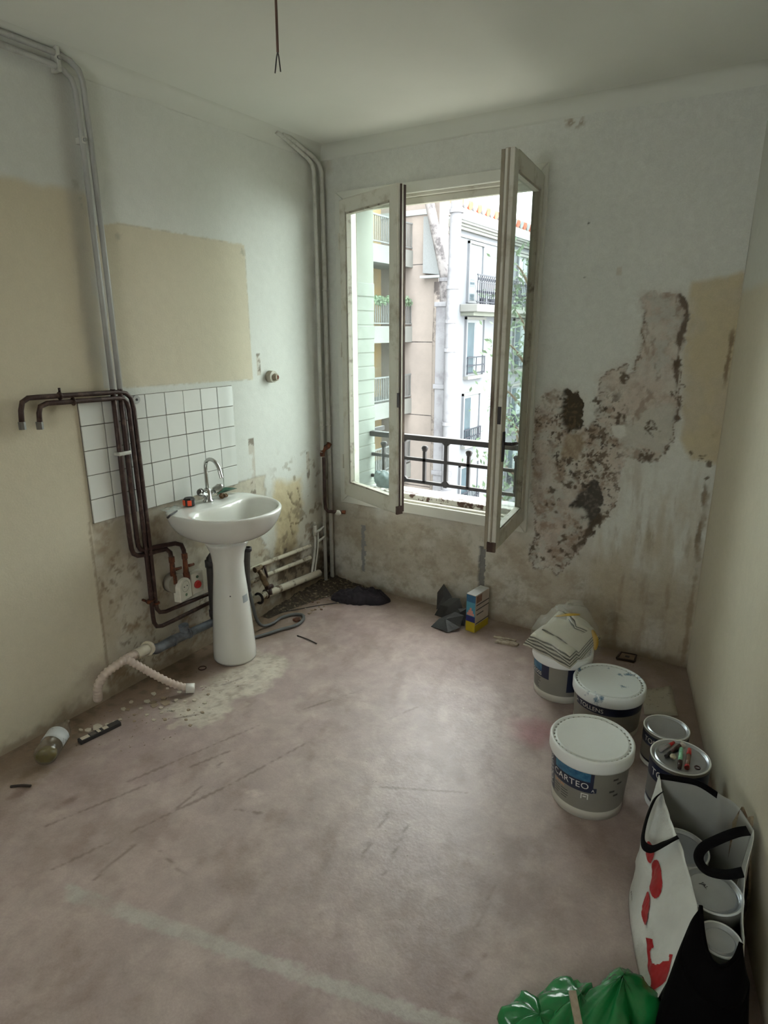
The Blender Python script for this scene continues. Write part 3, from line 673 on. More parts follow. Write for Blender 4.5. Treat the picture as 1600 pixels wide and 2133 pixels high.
def flue(name, label, pts, r, m, bands=(), lid=None):
    t = thing(name, label, 'flue pipe'); MB().tube(pts, r, 14).build('pipe', m, t)
    for z_, rr, x_, y_ in bands: MB().lathe([(0, z_), (rr, z_), (rr, z_ + .12), (0, z_ + .12)], (x_, y_, 0), 16, smooth=False).build('collar', M_flue2, t)
    base_of(t, pts[-1][0], pts[-1][1], pts[-1][2]); return t
flue('leaning_flue', 'leaning speckled grey flue pipe above the white square duct', [(-8.78, 17.3, 6.9), (-8.62, 17.3, 5.78), (-8.02, 17.3, 3.55), (-8.0, 17.3, 3.35)], .16, M_flue, [(3.28, .20, -8.0, 17.3)])
t = thing('square_duct', 'white square duct with moulded bands on the party wall corner', 'duct')
MB().box(-8.20, -7.84, 17.1, 17.5, GZ, 2.55).build('shaft', M_flue2, t, bevel=.02)
MB().lathe([(.13, 2.55), (.15, 2.75), (.17, 3.3), (.13, 3.36)], (-8.0, 17.3, 0), 16).build('funnel', M_flue, t)
for z_ in (2.45, -.35, -3.5): MB().box(-8.25, -7.79, 17.05, 17.52, z_, z_ + .16).build('band', M_flue2, t, bevel=.02)
base_of(t, -8.0, 17.3, GZ)
flue('white_flue', 'tall straight white flue pipe beside the white facade', [(-7.42, 17.0, 7.2), (-7.47, 17.0, 5.5), (-7.56, 17.0, 2.1), (-7.58, 17.0, GZ)], .19, M_flue2, [(5.35, .24, -7.46, 17.0), (3.0, .22, -7.53, 17.0), (1.9, .22, -7.56, 17.0), (.95, .23, -7.57, 17.0), (-1.6, .23, -7.58, 17.0), (-4.1, .25, -7.58, 17.0)])
flue('stained_downpipe', 'black-stained rendered downpipe on the edge of the party wall', [(-8.42, 17.65, 3.3), (-8.44, 17.62, 1.2), (-8.42, 17.6, -2), (-8.42, 17.6, GZ)], .14, M_dirtyp)
# white street facade
bR = thing('white_facade_building', 'white street facade with cornice, iron balcony and tall windows beyond the flues', 'building')
RX = -8.5
MB().box(RX - 6, RX, 18.6, 36, GZ, 5.2).build('facade', M_facade, bR)
for z0, z1, o in ((5.2, 5.30, .16), (5.30, 5.38, .24), (5.38, 5.46, .34), (4.98, 5.06, .06)):
    MB().box(RX - .4, RX + o, 18.5, 36.0, z0, z1).build('cornice', M_slab, bR)
MB().box(RX - .1, RX + .40, 18.5, 36.0, 5.46, 5.56).build('gutter', M_zinc, bR)
MB().add([(RX + .05, 18.5, 5.54), (RX + .05, 36, 5.54), (RX - 1.0, 36, 6.45), (RX - 1.0, 18.5, 6.45)], [(0, 1, 2, 3)]).build('roof_slope', M_party, bR, solid=.05)
MB().box(RX - 1.6, RX - .9, 18.6, 36, 5.5, 6.42).build('attic_wall', M_lime, bR)
for i in range(26):
    y = 19.2 + .44 * i
    MB().cyl((RX - .70, y, 6.42), (RX - 1.6, y, 6.70), .17, .17, 10).build('roof_tile', M_rtile if i % 2 == 0 else M_wfr, bR)
def far_window(y0, y1, z0, z1, railz=None, bal=False):
    f = MB().box(RX - .02, RX + .03, y0 - .05, y1 + .05, z0 - .06, z1 + .07).build('window', M_wfr, bR)
    ym = (y0 + y1) / 2
    for a_, b_, m_ in ((y0 + .05, ym - .06, M_pane), (ym + .06, y1 - .05, M_curt)):
        MB().box(RX + .02, RX + .045, a_, b_, z0 + .04, z1 - .05).build('pane', m_, f)
    MB().box(RX, RX + .10, y0 - .16, y0 - .05, z0 - .06, z1 + .16).build('jamb', M_facade, bR)
    MB().box(RX, RX + .10, y1 + .05, y1 + .16, z0 - .06, z1 + .16).build('jamb', M_facade, bR)
    MB().box(RX, RX + .12, y0 - .16, y1 + .16, z1 + .07, z1 + .17).build('lintel', M_slab, bR)
    if not bal: MB().box(RX, RX + .22, y0 - .15, y1 + .15, z0 - .18, z0 - .06).build('sill', M_slab, bR)
    if railz:
        mb = MB()
        for zz in (railz, railz - .32, z0 + .05): mb.box(RX + .13, RX + .17, y0 - .1, y1 + .1, zz - .022, zz + .022)
        bars(mb, (RX + .15, y0 - .08, 0), (RX + .15, y1 + .08, 0), z0, railz, (y1 - y0) / 1.1 if railz < .7 and railz > .3 else .16, .014)
        mb.build('guard_rail', M_rail_d, f)
for dy in (0, 5.15, 10.3):
    far_window(20.25 + dy, 21.75 + dy, -.05, 2.0, .62)
    far_window(20.2 + dy, 21.6 + dy, -2.85, -.95, -2.28)
    far_window(20.1 + dy, 21.7 + dy, -5.6, -3.85, -4.95)
    far_window(20.3 + dy, 21.4 + dy, 2.75, 4.75, None, True)
sl = MB().box(RX, RX + .75, 19.6, 33, 2.34, 2.62).build('balcony_slab', M_slab, bR, bevel=.03)
MB().box(RX, RX + .55, 19.7, 33, 2.20, 2.34).build('bracket_course', M_lime, bR)
mb = MB(); mb.box(RX + .68, RX + .72, 19.6, 33, 3.63, 3.68); mb.box(RX + .685, RX + .715, 19.6, 33, 3.38, 3.41); mb.box(RX + .68, RX + .72, 19.6, 33, 2.68, 2.71)
bars(mb, (RX + .70, 19.65, 0), (RX + .70, 32.9, 0), 2.62, 3.65, .19, .013)
for i in range(70):
    y = 19.65 + .19 * i; mb.box(RX + .67, RX + .73, y - .035, y + .035, 3.02, 3.10); mb.box(RX + .67, RX + .73, y + .06, y + .13, 3.46, 3.56)
mb.build('ornate_balustrade', M_rail_d, sl)
for y in (20.6, 21.5):
    mb = MB().lathe([(0, 2.63), (.12, 2.63), (.15, 2.85), (0, 2.85)], (RX + .5, y, 0), 12, smooth=False); pt = mb.build('pot', M_rail_d, bR)
    leaves(MB(), [(RX + .5, y, 2.98)], 60, (.08, .08, .08), .05).build('foliage', M_leaf, pt)
base_of(bR, RX, 24, GZ)
# plain block closing the courtyard opposite the window
bO = thing('opposite_building', 'plain grey apartment block straight across the courtyard from the window', 'building')
MB().box(-7.2, 24, 33, 40, GZ, 3.4).build('facade', M_lime, bO); MB().box(-7.3, 24.1, 32.8, 40.1, 3.4, 3.6).build('parapet', M_slab, bO)
for zf in (-8.9, -6.0, -3.1, -.2):
    for k in range(9):
        x0 = -6.4 + 3.3 * k; wn = MB().box(x0, x0 + 1.3, 32.94, 33.02, zf, zf + 1.8).build('window', M_wfr, bO)
        for q in (0, 1): MB().box(x0 + .08 + .60 * q, x0 + .62 + .60 * q, 32.92, 32.96, zf + .08, zf + 1.72).build('pane', M_pane if (k + q) % 3 else M_curt, wn)
base_of(bO, 8, 33, GZ)
# tree outside, right of the railing
tree = thing('courtyard_tree', 'slender leafy green tree in front of the white facade', 'tree')
tx, ty = -.95, 6.3
MB().tube([(tx, ty, GZ), (tx + .1, ty, -5), (tx, ty + .1, -1), (tx + .05, ty, 1.6), (tx + .02, ty, 2.4)], [.16, .12, .07, .03, .015], 10, res=6).build('trunk', M_bark, tree)
ctr = []; random.seed(11)
mb = MB()
for i in range(26):
    z_ = -3.2 + 5.6 * i / 25; a_ = i * 2.4; l = .55 * (1.1 - abs(z_ + .6) / 4.5)
    e = (tx + l * math.cos(a_), ty + l * math.sin(a_), z_ + .25); mb.tube([(tx, ty, z_ - .1), ((tx + e[0]) / 2, (ty + e[1]) / 2, z_ + .12), e], [.022, .015, .006], 5, res=3); ctr += [e, ((tx + e[0]) / 2, (ty + e[1]) / 2, z_ + .12)]
mb.build('branches', M_bark, tree)
lf = leaves(MB(), ctr, 1700, (.17, .17, .15), .05).build('foliage', M_leaf, tree); lf['kind'] = 'stuff'
base_of(tree, tx, ty, GZ)
# ================================================================== tiles on the left wall
M_tile = mat('white glazed tile', (214, 215, 210), .16, var=.035, scale=3, spec=.6, bump=.03, bscale=14)
M_grout = mat('dirty cement grout', (112, 106, 96), .95, var=.2, scale=60)
TY0, TY1, TZ0, TZ1 = -1.738, -.842, .868, 1.412
MB().box(0, .0045, TY0, TY1, TZ0, TZ1).build('grout', M_grout, wall_left)
random.seed(3)
tw = (TY1 - TY0) / 8; tzh = (TZ1 - TZ0) / 5
base_tile = None
for i in range(8):
    for j in range(5):
        if base_tile is None:
            h = .0018
            base_tile = MB().box(-.001, .0055, -tw / 2 + h, tw / 2 - h, -tzh / 2 + h, tzh / 2 - h).build('tile', M_tile, wall_left, bevel=.0012, seg=1); o = base_tile
        else:
            o = base_tile.copy(); COL.objects.link(o)
        o.location = (.004 + random.uniform(0, .0012), TY0 + (i + .5) * tw, TZ0 + (j + .5) * tzh)
        o.rotation_euler = (random.uniform(-.004, .004), random.uniform(-.010, .010), random.uniform(-.010, .010))

# ================================================================== heating and water pipes on the left wall
M_pipew = mat2('painted pipe', (190, 190, 182), (160, 158, 148), 18, .5, .75, .5, bump=.1)
M_pipeg = mat2('grey painted pipe', (168, 168, 164), (132, 130, 126), 10, .45, .7, .45, bump=.1, stretch=(1, 1, .2))
M_pipeb = mat2('dark corroded pipe', (58, 40, 36), (98, 78, 70), 30, .5, .75, .5, metal=.35, bump=.3)
M_rust = mat2('rusty brass', (112, 62, 38), (62, 40, 30), 40, .45, .6, .7, metal=.3, bump=.5)
M_brass = mat2('tarnished brass', (122, 104, 80), (70, 58, 46), 40, .4, .65, .5, metal=.5, bump=.3)
XP = .035
def wp(l, x=XP): return [Vector((x, a, b)) for a, b in l]
PA = [(-1.861, 2.660), (-1.673, 2.655), (-1.632, 2.648), (-1.602, 2.629), (-1.590, 2.592), (-1.586, 2.427), (-1.583, 1.869), (-1.583, 1.45)]
PB = [(-1.861, 2.700), (-1.65, 2.697), (-1.600, 2.688), (-1.566, 2.667), (-1.553, 2.632), (-1.548, 2.443), (-1.545, 1.871), (-1.547, 1.447)]
PA2 = [(-1.583, 1.45), (-1.584, 1.30), (-1.586, .767), (-1.584, .71), (-1.576, .682), (-1.556, .667), (-1.502, .657), (-1.442, .656), (-1.391, .650), (-1.368, .626), (-1.364, .571)]
PB2 = [(-1.547, 1.45), (-1.548, 1.30), (-1.549, .755), (-1.546, .712), (-1.537, .692), (-1.520, .684), (-1.434, .677), (-1.333, .663), (-1.296, .645), (-1.284, .612), (-1.282, .564)]
PC = [(-1.930, 1.337), (-1.926, 1.383), (-1.917, 1.408), (-1.887, 1.418), (-1.825, 1.416), (-1.560, 1.410), (-1.537, 1.404), (-1.522, 1.388), (-1.516, 1.357), (-1.510, .757), (-1.511, .584), (-1.512, .334), (-1.510, .300), (-1.497, .272), (-1.465, .262), (-1.395, .262), (-1.149, .268), (-.95, .265)]
PD = [(-1.999, 1.345), (-1.994, 1.400), (-1.984, 1.431), (-1.959, 1.445), (-1.916, 1.445), (-1.560, 1.436), (-1.520, 1.427), (-1.497, 1.404), (-1.489, 1.354), (-1.484, .785), (-1.485, .578), (-1.486, .398), (-1.483, .362), (-1.468, .338), (-1.435, .328), (-1.144, .319), (-.95, .318)]
# behind the photographer the two ceiling pipes run on along the wall
PA = [(-4.6, 2.66)] + PA; PB = [(-4.6, 2.70)] + PB
for name, lab, up, dn, m in (('heating_pipe', 'lower grey heating pipe at the ceiling, ending at the valve nearer the cream wall', PA, PA2, 1), ('heating_pipe', 'upper grey heating pipe at the ceiling, ending at the valve nearer the pedestal', PB, PB2, 0)):
    t = thing(name, lab, 'pipe', 'pipes on the wall beside the tiles')
    MB().tube(wp(up), .0115, 10).build('painted_run', M_pipeg, t); MB().tube(wp(dn), .0115, 10).build('bare_run', M_pipeb, t)
    y, z = dn[-1]
    mb = MB(); mb.cyl((XP, y, z + .03), (XP, y, z), .015, n=6, smooth=False); mb.cyl((XP, y, z), (XP, y, z - .075), .012, .015); mb.cyl((XP, y, z - .075), (XP, y, z - .115), .017, n=6, smooth=False)
    mb.cyl((XP, y, z - .04), (XP + .004, y + .045, z - .045), .007); mb.box(XP - .002, XP + .004, y + .02, y + .055, z - .052, z - .040)
    mb.build('valve', M_rust, t); base_of(t, XP, y, z - .115)
for lab, pl in (('dark water pipe, inner of two capped stubs crossing to the tiles', PC), ('dark water pipe, outer of two capped stubs crossing to the tiles', PD)):
    t = thing('water_pipe', lab, 'pipe', 'pipes on the wall beside the tiles'); MB().tube(wp(pl, XP + .002 if pl is PD else XP + .004), .0105, 10).build('pipe_run', M_pipeb, t)
    y, z = pl[0]; MB().cyl((XP + .003, y, z + .012), (XP + .003, y, z - .018), .014, n=8, smooth=False).build('end_cap', mat('dull nickel', (120, 118, 114), .4, .7), t)
    yb = -1.83 if pl is PD else -1.775
    zb = 1.443 if pl is PD else 1.415
    mb = MB(); mb.cyl((0, yb, zb), (XP + .012, yb, zb), .006); mb.torus((XP + .003, yb, zb), .014, .004, 'y', 14, 6); mb.cyl((XP + .006, yb, zb + .016), (XP + .006, yb, zb + .032), .005); mb.build('bracket', M_pipeb, t)
    mb = MB(); yb = pl[11][0]; zb = .42 if pl is PC else .395
    mb.cyl((0, yb - .02, zb), (XP, yb - .02, zb), .006); mb.torus((XP + .003, yb, zb), .015, .005, 'z', 14, 6); mb.cyl((XP, yb - .02, zb), (XP + .016, yb - .02, zb), .009); mb.build('bracket', M_rust, t)
    base_of(t, XP, pl[0][0], z - .018)
t = thing('pipe_clamp', 'white plastic double clip holding the pipes on the tiles', 'clip')
MB().box(.008, XP + .016, -1.60, -1.535, 1.155, 1.172).build('strap', M_pipew, t, bevel=.004); base_of(t, .02, -1.567, 1.155)
for y0, z0, lab in ((-1.652, 2.68, 'white painted pipe clip at the ceiling bend'), (-1.586, 2.42, 'small white pipe clip below the ceiling bend')):
    t = thing('pipe_clip', lab, 'clip')
    MB().box(.0, XP + .015, y0 - .008, y0 + .008, z0 - .045 if z0 > 2.6 else z0 - .012, z0 + .04 if z0 > 2.6 else z0 + .012).build('strap', M_pipew, t, bevel=.004)
    MB().cyl((XP + .012, y0, z0), (XP + .024, y0, z0), .007).build('screw', M_metal, t); base_of(t, 0, y0, z0)
t = thing('wall_disc', 'round chrome anchor disc on the top row of tiles', 'fitting')
mb = MB(); mb.cyl((.006, -1.452, 1.392), (.016, -1.452, 1.392), .021, .019, 20); mb.build('disc', M_metal, t); MB().cyl((.016, -1.452, 1.392), (.018, -1.452, 1.392), .006).build('screw_hole', M_iron, t); base_of(t, .006, -1.452, 1.392)
t = thing('conduit_box', 'small round junction box with broken cover on the wall', 'junction box')
mb = MB(); mb.cyl((0, -.535, 1.440), (.035, -.535, 1.440), .034, .033, 20); mb.build('body', mat('grubby cream plastic', (170, 164, 148), .5, var=.1), t)
mb = MB(); mb.cyl((.030, -.528, 1.437), (.050, -.522, 1.437), .022, .020, 14); mb.build('cover', mat('old porcelain', (150, 140, 122), .5, var=.3, scale=60), t); MB().cyl((.0505, -.522, 1.437), (.052, -.522, 1.437), .012).build('terminal', M_rust, t); base_of(t, 0, -.535, 1.44)

# ---- painted pipes in the corner
cp = [[(.03, -.42, 2.715), (.028, -.36, 2.702), (.028, -.155, 2.640), (.029, -.122, 2.620), (.030, -.104, 2.585), (.030, -.100, 2.4), (.030, -.100, .0)],
      [(.03, -.375, 2.715), (.030, -.31, 2.708), (.030, -.105, 2.655), (.033, -.06, 2.632), (.036, -.040, 2.59), (.037, -.036, 2.4), (.037, -.036, .0)]]
for i, (pl, rr) in enumerate(zip(cp, (.0115, .014))):
    t = thing('corner_pipe', ('thinner white pipe in the corner, the one with the rusty joint', 'thicker white pipe tight in the corner by the window')[i], 'pipe', 'white pipes in the corner')
    MB().tube(pl, rr, 12).build('pipe_run', M_pipew, t)
    for z in (1.93, 1.10): MB().torus((pl[-1][0], pl[-1][1], z), rr + .001, .0035, 'z', 16, 6).build('weld_ring', M_pipew, t)
    if i == 0:
        mb = MB(); mb.cyl((.03, -.1, .93), (.03, -.1, .905), .016, n=8, smooth=False); mb.tube([(.03, -.1, .93), (.036, -.085, .955), (.048, -.06, .965), (.052, -.048, .985)], .017, 8); mb.build('rusty_joint', M_rust, t)
    base_of(t, pl[-1][0], pl[-1][1], 0)
t = thing('gas_spur', 'brown capped branch pipe with white tap in front of the corner pipes', 'pipe')
MB().tube([(.052, -.115, .90), (.052, -.115, .60), (.054, -.113, .555), (.07, -.105, .535), (.10, -.09, .535), (.155, -.06, .533)], .011, 10).build('pipe_run', M_pipeb, t)
MB().sphere((.128, -.075, .528), .021, 12, 8, (1.2, .8, .9)).build('tap_knob', mat('white plastic knob', (205, 203, 194), .5), t); MB().cyl((.150, -.062, .533), (.172, -.05, .532), .013, n=8, smooth=False).build('end_cap', M_rust, t); base_of(t, .052, -.115, .535)
t = thing('twin_gas_valve', 'small white painted twin valve with two thin pipes low in the corner', 'valve')
MB().tube([(.022, -.195, .41), (.022, -.198, .30), (.022, -.225, .19), (.022, -.245, .12)], .008, 8, res=4).build('pipe_run', M_pipew, t)
MB().tube([(.024, -.165, .40), (.024, -.170, .30), (.024, -.195, .19), (.024, -.215, .12)], .006, 8, res=4).build('pipe_run', M_pipew, t)
mb = MB(); mb.cyl((.022, -.195, .455), (.022, -.195, .385), .013, n=8); mb.cyl((.022, -.195, .475), (.022, -.195, .455), .008); mb.build('valve_body', M_pipew, t)
for z, y0, y1 in ((.415, -.185, -.125), (.345, -.165, -.115)):
    mb = MB(); mb.tube([(.024, y0, z - .008), (.034, (y0 + y1) / 2, z), (.044, y1, z + .018)], [.009, .008, .006], 8); mb.build('lever', M_pipew, t)
base_of(t, .022, -.195, .12)
M_pipeold = mat2('flaking white pipe', (186, 178, 160), (92, 74, 54), 16, .54, .64, .7, bump=.4)
for lab, pl, rr in (('upper flaking white pipe running along the wall to the corner', [(-.95, .345), (-.60, .340), (-.245, .326)], .013), ('middle flaking white pipe running along the wall to the corner', [(-.95, .268), (-.60, .262), (-.42, .253), (-.25, .245)], .013), ('thick lowest flaking white pipe along the wall to the corner', [(-.82, .155), (-.60, .143), (-.175, .113)], .024)):
    t = thing('wall_pipe', lab, 'pipe', 'flaking pipes beside the basin'); MB().tube(wp(pl, .008 + rr), rr, 12).build('pipe_run', M_pipeold, t)
    MB().torus((.008 + rr, pl[0][0] + .12, pl[0][1] - .004), rr + .002, .005, 'y', 16, 6).build('pipe_collar', M_pipeb, t); base_of(t, .02, pl[0][0], pl[0][1])
t = thing('stop_tap', 'corroded brass stop tap on the pipes right of the pedestal', 'tap')
mb = MB(); mb.cyl((.05, -.80, .345), (.05, -.745, .345), .018, n=8, smooth=False); mb.tube([(.055, -.77, .335), (.075, -.765, .30), (.085, -.755, .255), (.10, -.745, .225)], [.016, .02, .018, .014], 10, res=3); mb.build('body', M_brass, t)
MB().cyl((.075, -.745, .36), (.085, -.735, .285), .007).build('lever', M_pipeb, t); MB().cyl((.10, -.765, .23), (.10, -.715, .225), .014).build('spindle', M_pipeb, t); MB().cyl((.11, -.745, .215), (.115, -.745, .185), .011).build('spout', M_pipeb, t); base_of(t, .06, -.77, .19)
t = thing('bent_waste_stub', 'black ring of pipe clamp around the thick lowest pipe', 'clamp')
MB().torus((.055, -.785, .160), .03, .008, 'y', 18, 8).build('ring', M_iron, t); base_of(t, .055, -.785, .13)

# ================================================================== wash basin on its pedestal
M_cer = mat('white ceramic', (214, 214, 208), .12, var=.02, scale=2, spec=.6, coat=.4)
M_chr = mat('worn chrome', (188, 188, 186), .16, 1.0, var=.04, scale=40)
sink = thing('pedestal_basin', 'white ceramic wash basin on a tall pedestal, standing against the tiles', 'wash basin')
YC, RZ = -1.155, .842
def oshape(t, k=1.):
    c, s = math.cos(t), math.sin(t)
    if c >= 0: x = .20 + .315 * math.copysign(abs(c) ** .92, c); y = .265 * math.copysign(abs(s) ** .95, s)
    else: x = .20 - .192 * abs(c) ** .42; y = .265 * math.copysign(abs(s) ** (.95 - .25 * abs(c)), s)
    return x, y
def ishape(t):
    c, s = math.cos(t), math.sin(t)
    if c >= 0: x = .29 + .190 * c; y = .228 * math.copysign(abs(s) ** .95, s)
    else: x = .29 - .135 * abs(c) ** .9 + .055 * abs(c) ** 6; y = .228 * math.copysign(abs(s) ** .85, s)
    return x, y
NB = 72; TT = [2 * math.pi * i / NB for i in range(NB)]
def ring(fn, k, z, cx=.21): 
    return [Vector((cx + (fn(t)[0] - cx) * k, YC + fn(t)[1] * k, z)) for t in TT]
rings = [[Vector((.21 + .075 * math.cos(t), YC + .085 * math.sin(t), .668)) for t in TT], [Vector((.215 + .115 * math.cos(t), YC + .125 * math.sin(t), .676)) for t in TT],
         ring(oshape, .68, .700), ring(oshape, .84, .735), ring(oshape, .94, .780), ring(oshape, .985, .815), ring(oshape, 1.0, .835), ring(oshape, .995, .843), ring(oshape, .975, .846),
         ring(ishape, 1.05, .8455, .29), ring(ishape, 1.0, .838, .29), ring(ishape, .96, .80, .28), ring(ishape, .86, .755, .28), ring(ishape, .66, .722, .27), ring(ishape, .35, .708, .26), ring(ishape, .08, .705, .26)]
MB().rings(rings, True, True).build('basin', M_cer, sink, sub=1)
MB().cyl((.1625, YC, .800), (.168, YC, .799), .010, n=16).build('overflow_hole', M_iron, sink)
MB().lathe([(0, .708), (.022, .708), (.024, .711), (.012, .7115), (0, .711)], (.26, YC, 0), 18).build('drain_ring', M_chr, sink)
prof = [(.0, .0), (.112, .0), (.116, .012), (.114, .06), (.105, .20), (.093, .36), (.082, .48), (.080, .54), (.088, .60), (.106, .645), (.118, .668), (.0, .668)]
MB().lathe(prof, (.215, YC, 0), 48, 1.0, .98).build('pedestal', M_cer, sink)
MB().lathe([(.0945, .335), (.0915, .375)], (.2165, YC, 0), 10, 1.0, .98, a0=R(-5), a1=R(22)).build('sticker', mat('faded grey sticker', (150, 156, 158), .6), sink)
MB().lathe([(.0938, .385), (.0930, .391)], (.216, YC, 0), 4, 1.0, .98, a0=R(-48), a1=R(-44)).build('chip_mark', M_iron, sink)
fc = MB(); FX, FY = .085, -1.140
fc.lathe([(0, .846), (.027, .846), (.027, .852), (.019, .858), (.019, .905), (.016, .915), (0, .916)], (FX, FY, 0), 20)
fau = fc.build('faucet', M_chr, sink)
MB().tube([(FX, FY, .91), (FX, FY, .985), (FX, FY, 1.03), (FX + .012, FY - .001, 1.058), (FX + .040, FY - .003, 1.072), (FX + .075, FY - .006, 1.066), (FX + .102, FY - .008, 1.040), (FX + .115, FY - .01, 1.005), (FX + .122, FY - .01, .985)], .0095, 14, res=5).build('spout', M_chr, fau)
for s in (-1, 1):
    mb = MB(); a = Vector((FX, FY, .878)); b = a + Vector((.012, s * .036, .018)); c = a + Vector((.022, s * .066, .034)); mb.cyl(a, b, .012); mb.cyl(b, c, .019, .021, 10, smooth=False); mb.cyl(c, c + Vector((.004, s * .012, .006)), .017, .013, 10); mb.build('tap_handle', M_chr, fau)
base_of(sink, .215, YC, 0)
# ---- things left on the basin
t = thing('tape_measure', 'black and orange tape measure on the basin rim', 'tape measure')
Mt = Matrix.Translation((.072, -1.252, .8465)) @ Matrix.Rotation(R(-25), 4, 'Z')
mb = MB(); mb.lathe([(0, .0), (.026, .0), (.030, .006), (.030, .034), (.024, .043), (0, .045)], (0, 0, 0), 8, smooth=False); mb.v = [tuple(Mt @ Vector(p)) for p in mb.v]; mb.build('case', mat('black plastic', (38, 34, 34), .35), t, bevel=.003)
M_or = mat('orange rubber', (232, 84, 48), .5)
for a in (-100, -35): 
    mb = MB(); q = Mt @ Matrix.Rotation(R(a + 22), 4, 'Z'); mb.box(.026, .0315, -.010, .010, .006, .034, q); mb.build('grip', M_or, t, bevel=.002)
base_of(t, .072, -1.252, .8465)
t = thing('green_leaf', 'dark green pointed leaf lying on the back of the basin', 'leaf')
mb = MB(); pr = [(0, 0), (.03, .018), (.07, .024), (.10, .014), (.128, 0), (.10, -.016), (.07, -.024), (.03, -.017)]
Ml = Matrix.Translation((.050, -1.045, .851)) @ Matrix.Rotation(R(78), 4, 'Z') @ Matrix.Rotation(R(-8), 4, 'Y')
mb.add([Ml @ Vector((a, b, .004 + .008 * math.sin(a * 30) + abs(b) * .35)) for a, b in pr] + [Ml @ Vector((.07, 0, .002))], [(i, (i + 1) % 8, 8) for i in range(8)]); mb.build('blade', mat('dark leaf green', (36, 84, 62), .5, var=.2, scale=30), t, solid=.0012); base_of(t, .05, -1.0, .849)
t = thing('dried_sponge', 'small brown crumbled lump beside the tap on the basin', 'sponge')
mb = MB(); random.seed(8)
for i in range(7): mb.sphere((.105 + random.uniform(-.014, .014), -1.045 + random.uniform(-.02, .02), .857 + random.uniform(-.004, .008)), random.uniform(.008, .013), 8, 6)
mb.build('lump', mat2('brown crumbs', (116, 88, 60), (74, 54, 38), 90, .45, .6, .9, bump=.6), t); base_of(t, .105, -1.045, .846)
t = thing('clear_packet', 'crumpled clear plastic packet with black strip at the basin corner', 'packet')
mb = MB(); g = []
for i in range(7):
    row = []
    for j in range(7):
        u, v = i / 6 - .5, j / 6 - .5; row.append(Vector((.055 + u * .075, -1.345 + v * .10, .850 + .020 * max(0, 1 - 4 * (u * u + v * v)) * (.6 + .4 * math.sin(9 * u + 7 * v)))))
    g.append(row)
mb.rings(g, closed=False); mb.build('film', filmmat('clear film', (190, 196, 192), .45, .15), t)
mb = MB(); mb.tube([(.10, -1.355, .8495), (.12, -1.385, .852), (.135, -1.425, .850), (.14, -1.445, .843)], [.004, .004, .005, .006], 6); mb.build('strip', M_iron, t); base_of(t, .055, -1.345, .847)

# ================================================================== sockets, drains and hoses under the basin
M_sock = mat('old white socket plastic', (212, 208, 194), .4, var=.06, scale=30)
t = thing('power_socket', 'white round-topped wall socket with open outlet beside the pedestal', 'socket')
mb = MB(); mb.cyl((.0, -1.355, .455), (.045, -1.355, .455), .052, .050, 24); mb.build('back_box', mat('grey socket box', (140, 134, 122), .6), t)
Ms = Matrix.Translation((.05, -1.318, .425)) @ Matrix.Rotation(R(14), 4, 'Z')
pl = [(.048 * math.cos(a), .048 * math.sin(a)) for a in [R(x) for x in range(0, 181, 15)]] + [(-.048, -.070), (.048, -.070)]
YZ = Matrix(((0, 0, 1, 0), (1, 0, 0, 0), (0, 1, 0, 0), (0, 0, 0, 1)))
MB().prism(pl, -.030, .012, Ms @ YZ).build('face_plate', M_sock, t, bevel=.004)
mb = MB(); q = [Ms @ YZ @ Vector((.030 * math.cos(a), .030 * math.sin(a) + .004, .0125)) for a in [2 * math.pi * i / 20 for i in range(20)]]; mb.add(q + [Ms @ YZ @ Vector((0, .004, .004))], [(i, (i + 1) % 20, 20) for i in range(20)]); mb.build('outlet_well', mat('socket well', (110, 110, 98), .5), t)
for k in (-.012, .012): MB().cyl(Ms @ YZ @ Vector((k, .004, .004)), Ms @ YZ @ Vector((k, .004, .014)), .003).build('pin_hole', M_iron, t)
MB().cyl(Ms @ YZ @ Vector((0, -.042, .012)), Ms @ YZ @ Vector((0, -.042, .0135)), .008).build('screw_cap', mat('green plastic cap', (96, 122, 92), .5), t); base_of(t, 0, -1.33, .355)
t = thing('timer_switch', 'square white switch with red dial beside the wall socket', 'switch')
MB().box(.0, .045, -1.262, -1.178, .352, .470).build('box', M_sock, t, bevel=.006); MB().cyl((.045, -1.225, .405), (.056, -1.225, .405), .022, .019, 16).build('dial', mat('red plastic', (176, 42, 38), .45), t); MB().cyl((.045, -1.222, .447), (.048, -1.222, .447), .008).build('lamp', mat('green lens', (78, 104, 78), .4), t)
base_of(t, 0, -1.22, .352)
t = thing('black_waste_pipe', 'black vertical waste pipe behind the pedestal', 'pipe')
MB().tube([(.075, -1.09, .545), (.075, -1.125, .548), (.075, -1.148, .530), (.075, -1.152, .49), (.075, -1.153, .20), (.075, -1.153, .17)], .023, 14).build('pipe_run', mat('black plastic pipe', (44, 40, 40), .45, var=.15, scale=30), t)
for z in (.505, .22): MB().cyl((.075, -1.152, z - .018), (.075, -1.152, z + .018), .028, n=18).build('nut', M_iron, t)
mb = MB().tube([(.03, -1.075, .60), (.03, -1.072, .50), (.032, -1.073, .42), (.03, -1.072, .36)], .008, 8); mb.build('side_tube', M_iron, t); base_of(t, .075, -1.153, .17)
M_pvc = mat2('dusty grey pvc', (112, 118, 126), (84, 86, 92), 14, .45, .65, .5, bump=.1)
t = thing('grey_drain_pipe', 'grey plastic drain pipe sloping along the wall behind the pedestal', 'pipe')
MB().tube([(.075, -1.0, .165), (.075, -1.155, .168), (.073, -1.30, .172), (.073, -1.40, .175)], .0215, 16).build('pipe_run', M_pvc, t)
